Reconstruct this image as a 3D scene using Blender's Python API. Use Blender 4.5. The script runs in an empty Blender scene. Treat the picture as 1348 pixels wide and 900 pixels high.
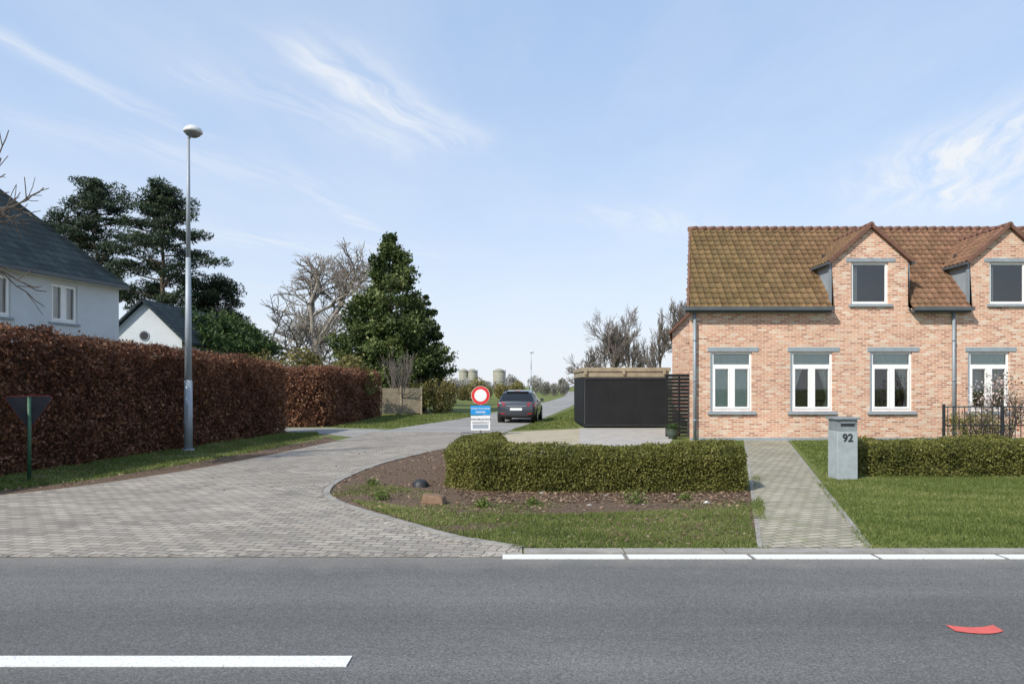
import bpy, math, random
import numpy as np
from mathutils import Vector, Matrix
rng = np.random.default_rng(5)
random.seed(5)
scene = bpy.context.scene

# ------------------------------------------------------------------ materials
def newmat(name):
    m = bpy.data.materials.new(name); m.use_nodes = True
    nt = m.node_tree; nt.nodes.clear()
    out = nt.nodes.new('ShaderNodeOutputMaterial')
    return m, nt, out
def L(nt, a, b): nt.links.new(a, b)
def c4(c): return (c[0], c[1], c[2], 1.0)
def ramp(nt, fac, stops):
    r = nt.nodes.new('ShaderNodeValToRGB')
    e = r.color_ramp.elements
    while len(e) < len(stops): e.new(0.5)
    for i, (p, c) in enumerate(stops):
        e[i].position = p; e[i].color = c4(c) if not isinstance(c, (int, float)) else (c, c, c, 1)
    if fac is not None: L(nt, fac, r.inputs['Fac'])
    return r.outputs['Color']
def noise(nt, vec, scale, detail=4, rough=.6):
    n = nt.nodes.new('ShaderNodeTexNoise'); n.inputs['Scale'].default_value = scale
    n.inputs['Detail'].default_value = detail; n.inputs['Roughness'].default_value = rough
    if vec is not None: L(nt, vec, n.inputs['Vector'])
    return n.outputs['Fac']
def mixc(nt, fac, a, b, mode='MIX'):
    m = nt.nodes.new('ShaderNodeMix'); m.data_type = 'RGBA'; m.blend_type = mode
    for sock, v in ((m.inputs[0], fac), (m.inputs[6], a), (m.inputs[7], b)):
        if isinstance(v, (int, float)): sock.default_value = v
        elif isinstance(v, tuple): sock.default_value = c4(v)
        else: L(nt, v, sock)
    return m.outputs[2]
def math_(nt, op, a, b=None, c=None, clamp=False):
    m = nt.nodes.new('ShaderNodeMath'); m.operation = op; m.use_clamp = clamp
    for i, v in enumerate((a, b, c)):
        if v is None: continue
        if isinstance(v, (int, float)): m.inputs[i].default_value = v
        else: L(nt, v, m.inputs[i])
    return m.outputs[0]
def bsdf(nt, out, col, rough=.8, metal=0., spec=.4, bump=None, bstr=.3, bdist=.02):
    p = nt.nodes.new('ShaderNodeBsdfPrincipled')
    if isinstance(col, tuple): p.inputs['Base Color'].default_value = c4(col)
    else: L(nt, col, p.inputs['Base Color'])
    if isinstance(rough, (int, float)): p.inputs['Roughness'].default_value = rough
    else: L(nt, rough, p.inputs['Roughness'])
    p.inputs['Metallic'].default_value = metal
    p.inputs['Specular IOR Level'].default_value = spec
    if bump is not None:
        b = nt.nodes.new('ShaderNodeBump'); b.inputs['Strength'].default_value = bstr
        b.inputs['Distance'].default_value = bdist
        L(nt, bump, b.inputs['Height']); L(nt, b.outputs[0], p.inputs['Normal'])
    L(nt, p.outputs[0], out.inputs[0])
    return p
def objvec(nt):
    return nt.nodes.new('ShaderNodeTexCoord').outputs['Object']
def simple(name, col, rough=.7, metal=0., spec=.4, var=.25, scale=6., bstr=.1):
    m, nt, out = newmat(name); v = objvec(nt)
    n = noise(nt, v, scale, 4)
    a = tuple(x * (1 - var) for x in col); b = tuple(min(1, x * (1 + var)) for x in col)
    c = ramp(nt, n, [(.3, a), (.7, b)])
    n2 = noise(nt, v, scale * 14, 2)
    c = mixc(nt, .25, c, ramp(nt, n2, [(.3, tuple(x*(1-min(.4, var*2)) for x in col)), (.7, tuple(min(1, x*(1+min(.3, var*1.5))) for x in col))]))
    bsdf(nt, out, c, rough, metal, spec, n2, bstr, .01)
    return m
def leafmat(name, stops, trans=.3, rough=.6):
    m, nt, out = newmat(name)
    at = nt.nodes.new('ShaderNodeAttribute'); at.attribute_name = 'rnd'
    c = ramp(nt, at.outputs['Fac'], stops)
    p = bsdf(nt, out, c, rough, 0, .3)
    t = nt.nodes.new('ShaderNodeBsdfTranslucent'); L(nt, c, t.inputs['Color'])
    mx = nt.nodes.new('ShaderNodeMixShader'); mx.inputs[0].default_value = trans
    L(nt, p.outputs[0], mx.inputs[1]); L(nt, t.outputs[0], mx.inputs[2]); L(nt, mx.outputs[0], out.inputs[0])
    return m
def brickmat(name, cols, mortar, bw=.21, bh=.066, ms=.012, weather=.3, bstr=.5, plane='wall', rot=0., msm=.1, stain=None, stain2=None):
    m, nt, out = newmat(name); v = objvec(nt)
    s = nt.nodes.new('ShaderNodeSeparateXYZ'); L(nt, v, s.inputs[0])
    cb = nt.nodes.new('ShaderNodeCombineXYZ')
    if plane == 'wall':
        L(nt, math_(nt, 'ADD', s.outputs[0], s.outputs[1]), cb.inputs[0]); L(nt, s.outputs[2], cb.inputs[1])
        vec = cb.outputs[0]
    else:
        mp = nt.nodes.new('ShaderNodeMapping'); mp.inputs['Rotation'].default_value = (0, 0, rot)
        L(nt, v, mp.inputs[0]); vec = mp.outputs[0]
    b = nt.nodes.new('ShaderNodeTexBrick'); L(nt, vec, b.inputs['Vector'])
    b.inputs['Scale'].default_value = 1; b.inputs['Brick Width'].default_value = bw
    b.inputs['Row Height'].default_value = bh; b.inputs['Mortar Size'].default_value = ms
    b.inputs['Mortar Smooth'].default_value = msm
    b.inputs['Color1'].default_value = (0, 0, 0, 1); b.inputs['Color2'].default_value = (1, 1, 1, 1)
    b.inputs['Mortar'].default_value = (.5, .5, .5, 1)
    c = ramp(nt, b.outputs['Color'], cols)
    n1 = noise(nt, v, 9, 4, .7)
    mid = cols[len(cols)//2][1]
    c = mixc(nt, .3, c, ramp(nt, n1, [(.35, tuple(x*.65 for x in mid)), (.65, tuple(min(1, x*1.35) for x in mid))]))
    c = mixc(nt, b.outputs['Fac'], c, mortar)
    n2 = noise(nt, v, .7, 5, .6)
    c = mixc(nt, 1.0, c, ramp(nt, n2, [(.3, 1 - weather), (.65, 1.0)]), 'MULTIPLY')
    if stain is not None:
        n4 = noise(nt, v, 1.7, 6, .7)
        c = mixc(nt, ramp(nt, n4, [(.52, 0.), (.72, .55)]), c, stain)
    if stain2 is not None:
        mp2 = nt.nodes.new('ShaderNodeMapping'); mp2.inputs['Scale'].default_value = (.35, .9, 1); mp2.inputs['Location'].default_value = (7, 3, 0); L(nt, v, mp2.inputs[0])
        n5 = noise(nt, mp2.outputs[0], .9, 6, .65)
        c = mixc(nt, ramp(nt, n5, [(.48, 0.), (.62, .5)]), c, stain2)
    h = math_(nt, 'ADD', math_(nt, 'SUBTRACT', 1.0, b.outputs['Fac']), math_(nt, 'MULTIPLY', n1, .5))
    bsdf(nt, out, c, .88, 0, .25, h, bstr, .008)
    return m

# ------------------------------------------------------------------ mesh helpers
class MB:
    def __init__(s): s.v = []; s.f = []; s.m = []; s.mats = []; s.smooth = []
    def mi(s, mat):
        if mat not in s.mats: s.mats.append(mat)
        return s.mats.index(mat)
    def face(s, pts, mat, smooth=False):
        b = len(s.v); s.v += [tuple(p) for p in pts]; s.f.append(tuple(range(b, b + len(pts)))); s.m.append(s.mi(mat)); s.smooth.append(smooth)
    def box(s, x0, x1, y0, y1, z0, z1, mat):
        P = [(x0,y0,z0),(x1,y0,z0),(x1,y1,z0),(x0,y1,z0),(x0,y0,z1),(x1,y0,z1),(x1,y1,z1),(x0,y1,z1)]
        s.hexa(P, mat)
    def hexa(s, P, mat):
        b = len(s.v); s.v += [tuple(p) for p in P]
        for f in ((0,3,2,1),(4,5,6,7),(0,1,5,4),(1,2,6,5),(2,3,7,6),(3,0,4,7)):
            s.f.append(tuple(b + i for i in f)); s.m.append(s.mi(mat)); s.smooth.append(False)
    def beam(s, a, b, w, h, mat):
        a = Vector(a); b = Vector(b); d = (b - a).normalized()
        up = Vector((0, 0, 1)) if abs(d.z) < .95 else Vector((0, 1, 0))
        r = d.cross(up).normalized(); u = r.cross(d)
        q = lambda p, i, j: p + r * (i * w / 2) + u * (j * h / 2)
        s.hexa([q(a,-1,-1), q(a,1,-1), q(b,1,-1), q(b,-1,-1), q(a,-1,1), q(a,1,1), q(b,1,1), q(b,-1,1)], mat)
    def cyl(s, a, b, r0, r1, mat, n=12, caps=True):
        a = Vector(a); b = Vector(b); d = (b - a).normalized()
        up = Vector((0, 0, 1)) if abs(d.z) < .95 else Vector((1, 0, 0))
        r = d.cross(up).normalized(); u = r.cross(d)
        base = len(s.v); k = s.mi(mat)
        for p, rr in ((a, r0), (b, r1)):
            for i in range(n):
                t = 2 * math.pi * i / n
                s.v.append(tuple(p + r * (rr * math.cos(t)) + u * (rr * math.sin(t))))
        for i in range(n):
            j = (i + 1) % n
            s.f.append((base+i, base+n+i, base+n+j, base+j)); s.m.append(k); s.smooth.append(True)
        if caps:
            s.f.append(tuple(base + i for i in range(n))); s.m.append(k); s.smooth.append(False)
            s.f.append(tuple(base + n + i for i in reversed(range(n)))); s.m.append(k); s.smooth.append(False)
    def lathe(s, c, prof, mat, n=24, sy=1.0):
        base = len(s.v); k = s.mi(mat)
        for (r, z) in prof:
            for i in range(n):
                t = 2*math.pi*i/n
                s.v.append((c[0]+r*math.cos(t), c[1]+r*math.sin(t)*sy, c[2]+z))
        for a in range(len(prof)-1):
            for i in range(n):
                j = (i+1) % n
                s.f.append((base+a*n+i, base+a*n+j, base+(a+1)*n+j, base+(a+1)*n+i)); s.m.append(k); s.smooth.append(True)
    def obj(s, name, parent=None, bevel=0):
        me = bpy.data.meshes.new(name); me.from_pydata(s.v, [], s.f)
        for m in s.mats: me.materials.append(m)
        me.polygons.foreach_set('material_index', s.m)
        me.polygons.foreach_set('use_smooth', s.smooth)
        me.update()
        o = bpy.data.objects.new(name, me); scene.collection.objects.link(o)
        if parent: o.parent = parent
        if bevel:
            b = o.modifiers.new('bevel', 'BEVEL'); b.width = bevel; b.segments = 2; b.limit_method = 'ANGLE'
        return o
def empty(name, loc=(0, 0, 0), rz=0):
    o = bpy.data.objects.new(name, None); o.location = loc; o.rotation_euler = (0, 0, rz)
    scene.collection.objects.link(o); return o
def npmesh(name, V, F, mat, rnd=None, parent=None, smooth=False):
    V = np.asarray(V, dtype=np.float32).reshape(-1, 3); F = np.asarray(F, dtype=np.int32)
    me = bpy.data.meshes.new(name); nf, k = F.shape
    me.vertices.add(len(V)); me.vertices.foreach_set('co', V.ravel())
    me.loops.add(nf * k); me.loops.foreach_set('vertex_index', F.ravel())
    me.polygons.add(nf); me.polygons.foreach_set('loop_start', np.arange(0, nf*k, k, dtype=np.int32))
    me.polygons.foreach_set('loop_total', np.full(nf, k, dtype=np.int32))
    if smooth: me.polygons.foreach_set('use_smooth', np.ones(nf, dtype=bool))
    me.materials.append(mat)
    if rnd is not None:
        a = me.attributes.new('rnd', 'FLOAT', 'FACE'); a.data.foreach_set('value', np.asarray(rnd, dtype=np.float32))
    me.update(calc_edges=True); me.validate()
    o = bpy.data.objects.new(name, me); scene.collection.objects.link(o)
    if parent: o.parent = parent
    return o
def unit(a): return a / (np.linalg.norm(a, axis=1, keepdims=True) + 1e-9)
def leaves(name, C, size, mat, rnd, parent=None, aspect=.5, updir=0.0, flat=0.0):
    n = len(C)
    a = rng.normal(size=(n, 3)); a[:, 2] = a[:, 2] * (1 - flat) + updir * 2; a = unit(a)
    b = rng.normal(size=(n, 3)); b[:, 2] *= (1 - flat); b -= (b * a).sum(1, keepdims=True) * a; b = unit(b)
    s = (size * rng.uniform(.6, 1.4, n))[:, None]
    V = np.stack([C - a*s*.5, C + b*s*aspect*.5, C + a*s*.5, C - b*s*aspect*.5], 1)
    F = np.arange(4*n).reshape(n, 4)
    return npmesh(name, V, F, mat, rnd, parent)
_ph = rng.uniform(0, 6.28, (40, 3)); _dr = unit(rng.normal(size=(40, 3)))
def sn(P, f, k=0):
    r = 0
    for i in range(6):
        j = (i + k*6) % 40
        r = r + np.sin((P @ _dr[j]) * f * (1 + .35*i) + _ph[j, 0]) / (1 + .3*i)
    return r / 3.2
def tubes(name, segs, mat, n=5, parent=None, smooth=True):
    A = np.array([s[0] for s in segs]); B = np.array([s[1] for s in segs])
    R0 = np.array([s[2] for s in segs]); R1 = np.array([s[3] for s in segs])
    d = unit(B - A); up = np.tile([0., 0, 1], (len(A), 1)); up[np.abs(d[:, 2]) > .95] = [1, 0, 0]
    r = unit(np.cross(d, up)); u = np.cross(r, d)
    t = np.arange(n) * 2*np.pi/n
    ring = r[:, None, :]*np.cos(t)[None, :, None] + u[:, None, :]*np.sin(t)[None, :, None]
    V = np.concatenate([A[:, None, :] + ring*R0[:, None, None], (B + d*R1[:, None]*.3)[:, None, :] + ring*R1[:, None, None]], 1)
    i = np.arange(n); j = (i+1) % n
    f = np.stack([i, i+n, j+n, j], 1)
    F = (f[None] + (np.arange(len(A))*2*n)[:, None, None]).reshape(-1, 4)
    return npmesh(name, V, F, mat, None, parent, smooth)
def grow(segs, tips, p, d, ln, r, depth, maxd, wig=.18, up=.08, kids=3, spread=.75, shrink=.72, rs=.62, minr=.006):
    n = 3 if depth < maxd else 2
    pts = [p]
    for i in range(n):
        d = Vector(d) + Vector((random.gauss(0, wig), random.gauss(0, wig), random.gauss(0, wig) + up)); d.normalize()
        q = p + d * (ln / n)
        ra = max(minr, r * (1 - .3*i/n)); rb = max(minr, r * (1 - .3*(i+1)/n))
        segs.append((tuple(p), tuple(q), ra, rb)); p = q; pts.append(p)
    if depth >= maxd: tips.append(tuple(p)); return
    for k in range(kids):
        side = Vector((random.gauss(0, 1), random.gauss(0, 1), random.gauss(0, .6))); side -= side.dot(d)*d
        if side.length < .01: continue
        side.normalize()
        sp = spread * random.uniform(.5, 1.2) if k else spread*.3
        nd = (d + side*sp).normalized()
        src = pts[-1] if k < 2 else pts[random.choice([1, 2, -2])]
        grow(segs, tips, src, nd, ln*shrink*random.uniform(.75, 1.15), r*rs*(1.1 if k == 0 else .9), depth+1, maxd, wig, up, kids, spread, shrink, rs, minr)

# ------------------------------------------------------------------ material set
M_white = simple('white_paint', (.82, .82, .80), .5, var=.04, bstr=.02)
M_bark = simple('bark', (.13, .10, .075), .9, var=.4, scale=8, bstr=.5)
M_barklight = simple('bark_pale', (.25, .22, .185), .9, var=.3, scale=8, bstr=.3)
M_barkgrey = simple('bark_grey', (.17, .145, .125), .9, var=.3, scale=8, bstr=.3)
M_bluestone = simple('blue_stone', (.28, .32, .345), .7, var=.15, scale=5)
M_zinc = simple('zinc', (.27, .31, .34), .5, metal=.2, var=.12, scale=3)
M_galv = simple('galvanised_steel', (.33, .37, .41), .55, metal=.2, var=.1, scale=3, bstr=.02)
M_darkmetal = simple('dark_metal', (.025, .027, .03), .5, var=.2)
M_black = simple('black_panel', (.017, .018, .020), .75, spec=.2, var=.2, scale=2)
M_wood = simple('weathered_wood', (.30, .25, .175), .85, var=.3, scale=4, bstr=.3)
M_plaster = simple('white_plaster', (.56, .60, .62), .9, var=.08, scale=1.2, bstr=.1)
M_cream = simple('curtain', (.80, .78, .70), .9, var=.08)
M_concrete = simple('concrete', (.36, .34, .305), .9, var=.22, scale=2.5, bstr=.2)
M_kerb = simple('kerb_concrete', (.27, .255, .225), .9, var=.3, scale=3, bstr=.3)
M_brick = brickmat('red_brick', [(0, (.24, .065, .035)), (.18, (.46, .155, .085)), (.42, (.62, .265, .155)), (.68, (.70, .37, .23)), (.86, (.65, .48, .35)), (1, (.78, .69, .57))], (.66, .57, .46), weather=.14)
PV = [(0, (.21, .19, .165)), (.3, (.31, .28, .24)), (.6, (.38, .345, .295)), (.85, (.44, .39, .325)), (1, (.35, .295, .24))]
M_paver = brickmat('block_paving', PV, (.12, .11, .09), bw=.22, bh=.11, ms=.008, weather=.28, plane='floor', rot=math.radians(8), bstr=.8, stain=(.255, .225, .18), stain2=(.215, .195, .165))
M_path = brickmat('path_paving', [(0, (.27, .245, .19)), (.5, (.365, .335, .26)), (1, (.45, .41, .32))], (.16, .155, .095), bw=.22, bh=.11, ms=.010, weather=.3, plane='floor', rot=math.radians(-18.7), bstr=.8, stain=(.21, .22, .11))
M_slate = brickmat('slate_roof', [(0, (.020, .036, .045)), (.5, (.035, .055, .062)), (1, (.055, .078, .08))], (.012, .018, .02), bw=.3, bh=.2, ms=.012, weather=.4, bstr=.8)

def asphalt_mat(name, col, main=False):
    m, nt, out = newmat(name); v = objvec(nt)
    f = noise(nt, v, 75, 3, .85); l = noise(nt, v, .35, 4, .6)
    mp = nt.nodes.new('ShaderNodeMapping'); mp.inputs['Scale'].default_value = (.05, .9, 1); L(nt, v, mp.inputs[0])
    st = noise(nt, mp.outputs[0], 1.3, 4, .6)
    c = ramp(nt, f, [(.30, tuple(x*.35 for x in col)), (.5, col), (.62, tuple(x*1.35 for x in col)), (.72, tuple(x*2.6 for x in col))])
    c = mixc(nt, 1., c, ramp(nt, l, [(.3, .82), (.7, 1.08)]), 'MULTIPLY')
    c = mixc(nt, 1., c, ramp(nt, st, [(.35, .82), (.65, 1.12)]), 'MULTIPLY')
    if main:
        s = nt.nodes.new('ShaderNodeSeparateXYZ'); L(nt, v, s.inputs[0])
        e = math_(nt, 'ADD', s.outputs[1], math_(nt, 'MULTIPLY', noise(nt, v, 2.2, 5, .7), 1.0))
        dust = math_(nt, 'MULTIPLY', math_(nt, 'SUBTRACT', e, 6.55), 1.3, clamp=True)
        c = mixc(nt, math_(nt, 'MULTIPLY', dust, .6), c, (.27, .25, .21))
    bsdf(nt, out, c, .85, 0, .3, f, .6, .005)
    return m
M_asphalt = asphalt_mat('asphalt', (.138, .136, .130), True)
M_asphalt2 = asphalt_mat('old_asphalt', (.28, .27, .25))
def marking():
    m, nt, out = newmat('road_paint'); v = objvec(nt)
    f = noise(nt, v, 60, 4, .75)
    c = ramp(nt, f, [(.34, (.24, .24, .23)), (.44, (.68, .68, .66)), (.8, (.76, .76, .74))])
    bsdf(nt, out, c, .6, 0, .3, f, .2, .003); return m
M_mark = marking()
M_redmark = simple('red_road_paint', (.58, .11, .09), .7, var=.15, scale=20)

def grass_ground():
    m, nt, out = newmat('grass_ground'); v = objvec(nt)
    n1 = noise(nt, v, .5, 4, .6); n2 = noise(nt, v, 7, 4, .7); n3 = noise(nt, v, 60, 2, .8)
    c = ramp(nt, n2, [(.3, (.085, .11, .028)), (.5, (.13, .155, .043)), (.7, (.19, .20, .068))])
    c = mixc(nt, .5, c, ramp(nt, n3, [(.3, (.065, .085, .024)), (.7, (.20, .23, .078))]))
    c = mixc(nt, ramp(nt, n1, [(.55, 0.), (.75, .5)]), c, (.22, .19, .10))
    bsdf(nt, out, c, .95, 0, .15, n3, .6, .03); return m
M_grassg = grass_ground()
def soil():
    m, nt, out = newmat('soil'); v = objvec(nt)
    n2 = noise(nt, v, 5, 5, .7); n3 = noise(nt, v, 35, 4, .8)
    c = ramp(nt, n3, [(.3, (.055, .037, .027)), (.5, (.15, .103, .074)), (.72, (.27, .20, .15))])
    c = mixc(nt, ramp(nt, n2, [(.5, 0.), (.7, .55)]), c, (.11, .105, .05))
    bsdf(nt, out, c, .95, 0, .1, n3, .9, .03); return m
M_soil = soil()
def gravel():
    m, nt, out = newmat('gravel'); v = objvec(nt)
    n3 = noise(nt, v, 40, 4, .8); n2 = noise(nt, v, 1.5, 4)
    c = ramp(nt, n3, [(.3, (.25, .215, .155)), (.7, (.54, .48, .37))])
    c = mixc(nt, ramp(nt, n2, [(.5, 0.), (.7, .5)]), c, (.22, .22, .10))
    bsdf(nt, out, c, .95, 0, .2, n3, .7, .02); return m
M_gravel = gravel()
def rooftile():
    m, nt, out = newmat('clay_roof_tiles'); v = objvec(nt)
    n2 = noise(nt, v, 4, 5, .7); n1 = noise(nt, v, .6, 3)
    s = nt.nodes.new('ShaderNodeSeparateXYZ'); L(nt, v, s.inputs[0])
    g = math_(nt, 'MULTIPLY_ADD', s.outputs[0], .13, -1.25)
    g = math_(nt, 'ADD', g, math_(nt, 'MULTIPLY', n1, .6), clamp=True)
    c = mixc(nt, g, (.165, .110, .052), (.215, .115, .075))
    at = nt.nodes.new('ShaderNodeAttribute'); at.attribute_name = 'rnd'
    c = mixc(nt, 1., c, ramp(nt, at.outputs['Fac'], [(0, .75), (1, 1.2)]), 'MULTIPLY')
    c = mixc(nt, ramp(nt, n2, [(.47, 0.), (.8, .5)]), c, (.135, .12, .06))
    bsdf(nt, out, c, .85, 0, .2); return m
M_tile = rooftile()
M_ridge = simple('ridge_tile', (.17, .085, .058), .75, var=.25, scale=5)
def glassmat():
    m, nt, out = newmat('window_glass')
    t = nt.nodes.new('ShaderNodeBsdfTransparent'); t.inputs[0].default_value = (.85, .90, .90, 1)
    g = nt.nodes.new('ShaderNodeBsdfGlossy'); g.inputs['Roughness'].default_value = .02
    lw = nt.nodes.new('ShaderNodeLayerWeight'); lw.inputs[0].default_value = .35
    f = math_(nt, 'ADD', lw.outputs['Fresnel'], .09, clamp=True)
    mx = nt.nodes.new('ShaderNodeMixShader'); L(nt, f, mx.inputs[0]); L(nt, t.outputs[0], mx.inputs[1]); L(nt, g.outputs[0], mx.inputs[2])
    L(nt, mx.outputs[0], out.inputs[0]); return m
M_glass = glassmat()
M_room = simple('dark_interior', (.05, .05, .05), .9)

BEECH = leafmat('beech_leaves', [(0, (.05, .022, .013)), (.35, (.15, .062, .034)), (.7, (.27, .13, .07)), (1, (.44, .26, .15))], .25)
BOX = leafmat('boxwood_leaves', [(0, (.058, .066, .015)), (.5, (.16, .165, .035)), (.85, (.27, .255, .072)), (1, (.38, .34, .145))], .3)
GRASS = leafmat('grass_blades', [(0, (.08, .115, .024)), (.5, (.16, .205, .050)), (.85, (.26, .28, .090)), (1, (.41, .36, .19))], .35)
PINE = leafmat('pine_needles', [(0, (.012, .024, .014)), (.5, (.035, .06, .028)), (1, (.10, .125, .055))], .15)
CONIF = leafmat('conifer_leaves', [(0, (.025, .045, .013)), (.5, (.08, .118, .03)), (.85, (.16, .19, .06)), (1, (.26, .27, .11))], .2)
OLIVE = leafmat('shrub_leaves', [(0, (.08, .075, .022)), (.5, (.19, .17, .055)), (1, (.32, .27, .10))], .3)
IVY = leafmat('ivy_leaves', [(0, (.015, .035, .008)), (.6, (.045, .085, .018)), (1, (.10, .15, .04))], .2)
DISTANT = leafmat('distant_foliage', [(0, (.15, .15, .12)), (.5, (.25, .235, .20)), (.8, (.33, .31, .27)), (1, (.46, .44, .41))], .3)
BLOSSOM = leafmat('blossom', [(0, (.10, .14, .04)), (.45, (.16, .12, .08)), (.55, (.6, .45, .42)), (1, (.8, .72, .68))], .3)
LITTER = leafmat('leaf_litter', [(0, (.07, .042, .028)), (.5, (.20, .125, .08)), (.9, (.34, .24, .16)), (1, (.46, .36, .27))], .1)

# ------------------------------------------------------------------ ground sheets
def sheet(name, pts, z, mat):
    mb = MB(); mb.face([(x, y, z) for x, y in pts], mat)
    o = mb.obj(name)
    import bmesh
    bm = bmesh.new(); bm.from_mesh(o.data); bmesh.ops.triangulate(bm, faces=bm.faces)
    for f in bm.faces:
        if f.normal.z < 0: f.normal_flip()
    bm.to_mesh(o.data); bm.free(); return o
def catmull(P, k=8):
    P = [np.array(p, float) for p in P]; Q = [2*P[0]-P[1]] + P + [2*P[-1]-P[-2]]; out = []
    for i in range(1, len(Q)-2):
        for j in range(k):
            t = j/k
            out.append(.5*((2*Q[i]) + (-Q[i-1]+Q[i+1])*t + (2*Q[i-1]-5*Q[i]+4*Q[i+1]-Q[i+2])*t*t + (-Q[i-1]+3*Q[i]-3*Q[i+1]+Q[i+2])*t**3))
    out.append(Q[-2]); return [tuple(p) for p in out]
sheet('ground', [(-900, -300), (900, -300), (900, 1500), (-900, 1500)], 0, M_grassg)
sheet('main_road', [(-200, -3.2), (200, -3.2), (200, 6.7), (-200, 6.7)], .008, M_asphalt)
Rr = catmull([(.10, 6.94), (-.61, 7.43), (-1.25, 8.16), (-2.0, 9.05), (-2.65, 10.0), (-2.93, 10.9), (-3.0, 12.2), (-2.78, 14.5), (-2.14, 16.9), (-1.53, 18.8), (-.75, 22.2), (-.2, 24.5)])
Lr = catmull([(-13, 6.94), (-10.5, 8.2), (-8.6, 9.5), (-7.45, 10.6), (-6.75, 12.), (-6.1, 14.3), (-5.55, 18.), (-5.25, 20.6), (-4.95, 24.5)])
sheet('side_road_paving', [(-13, 6.56), (.10, 6.56)] + Rr + Lr[::-1], .012, M_paver)
farR = catmull([(-.2, 24.5), (.6, 29), (1.75, 36), (3.2, 45), (5.4, 60), (8.5, 85), (13, 130), (18, 200)])
farL = catmull([(-4.95, 24.5), (-3.9, 29), (-2.3, 36), (-.6, 45), (1.9, 60), (5.4, 85), (10.3, 130), (15, 200)])
sheet('side_road', farR + farL[::-1], .010, M_asphalt2)
sheet('driveway', [(-5.15, 22), (-4.75, 26), (-7.4, 26.9), (-20, 27.1), (-20, 24.9), (-8, 24.5), (-6.3, 23.3)], .008, M_asphalt2)
def strip(name, pts, w, z0, z1, mat, gap=.04):
    mb = MB(); n = len(pts); Lf = []; Rt = []
    for i, p in enumerate(pts):
        a = Vector(pts[max(0, i-1)]); b = Vector(pts[min(n-1, i+1)]); d = (b-a).normalized(); nn = Vector((-d.y, d.x))
        Lf.append(Vector(p) + nn*w/2); Rt.append(Vector(p) - nn*w/2)
    for i in range(n-1):
        a, b, c, d = Rt[i], Rt[i+1], Lf[i+1], Lf[i]
        b = b + (a-b)*gap; c = c + (d-c)*gap
        dz = random.uniform(-.002, .003)
        mb.hexa([(a.x,a.y,z0),(b.x,b.y,z0),(c.x,c.y,z0),(d.x,d.y,z0),(a.x,a.y,z1+dz),(b.x,b.y,z1+dz),(c.x,c.y,z1),(d.x,d.y,z1)], mat)
    return mb.obj(name)
M_kpave = brickmat('kerb_pavers', PV, (.13, .12, .095), bw=.11, bh=.22, ms=.008, weather=.35, plane='floor', rot=0.4, bstr=.8)
strip('corner_kerb', Rr[:64], .10, .0, .022, M_kerb)
strip('corner_kerb', catmull([(.02,6.80),(-.70,7.31),(-1.36,8.05),(-2.11,8.95),(-2.77,9.95),(-3.06,10.9),(-3.13,12.2),(-2.91,14.5)]), .12, .0, .017, M_kpave)
strip('gutter_kerb', [(x, 6.83) for x in np.arange(.12, 40, 1.0)], .20, .0, .013, M_kerb, .015)
strip('edge_kerb', [(x, 6.64) for x in np.arange(-13, .1, .22)], .10, .0, .015, M_kpave)
mb = MB()
for k in range(0, 30):
    x0 = -.09 + 1.205*k
    mb.box(x0, x0+1.16, 6.49, 6.65, .009, .016, M_mark)
for k in range(-4, 5):
    mb.box(-4.2+8.4*k, -.97+8.4*k, 4.0, 4.15, .009, .016, M_mark)
mb.obj('road_markings')
mb = MB(); T = np.linspace(0, 1, 25)
def arc(t): return (2.965+.325*t + 0.0, 4.585+.05*(2*t-1)**2)
for a, b in zip(T[:-1], T[1:]):
    (xa, ya), (xb, yb) = arc(a), arc(b); h = .06
    # ends kept on the sight-independent rectangular outline of the stroke
    mb.face([(xa-.0, ya-h, .0145), (xb, yb-h, .0145), (xb+.01, yb+h, .0145), (xa+.01, ya+h, .0145)], M_redmark)
mb.obj('painted_road_mark')
soilpoly = Rr[:80] + [(-.2, 16.5), (.6, 12.6), (3.6, 12.4), (3.75, 10.8), (2.62, 7.1), (.1, 6.96)]
sheet('planting_bed', soilpoly, .004, M_soil)
sheet('verge_soil', [(-12, 8.0), (-9.4, 9.4), (-8.2, 10.4), (-7.4, 12.), (-6.9, 14.3), (-6.35, 18.), (-5.9, 21.5), (-6.5, 23.2)] + [(p[0], p[1]) for p in Lr[::-1][8:-6]], .004, M_soil)
sheet('gravel_yard', [(-.35, 23.2), (-.1, 24.5), (2.6, 26.4), (2.6, 19), (1.6, 15.8), (-.9, 17.0), (-1.4, 19.2)], .006, M_gravel)
sheet('concrete_drive', [(2.65, 26.8), (6.0, 26.8), (5.0, 21.3), (4.2, 18.3), (1.8, 18.3)], .010, M_concrete)
sheet('garden_path', [(2.50, 6.95), (3.64, 6.95), (8.30, 20.6), (6.98, 20.6)], .012, M_path)
strip('path_edging', [(2.52+.331*(y-6.95), y) for y in np.arange(6.97, 20.4, 1.0)], .05, 0, .016, M_kerb)
strip('path_edging', [(3.64+.340*(y-6.95), y) for y in np.arange(6.97, 20.4, 1.0)], .05, 0, .016, M_kerb)

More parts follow.
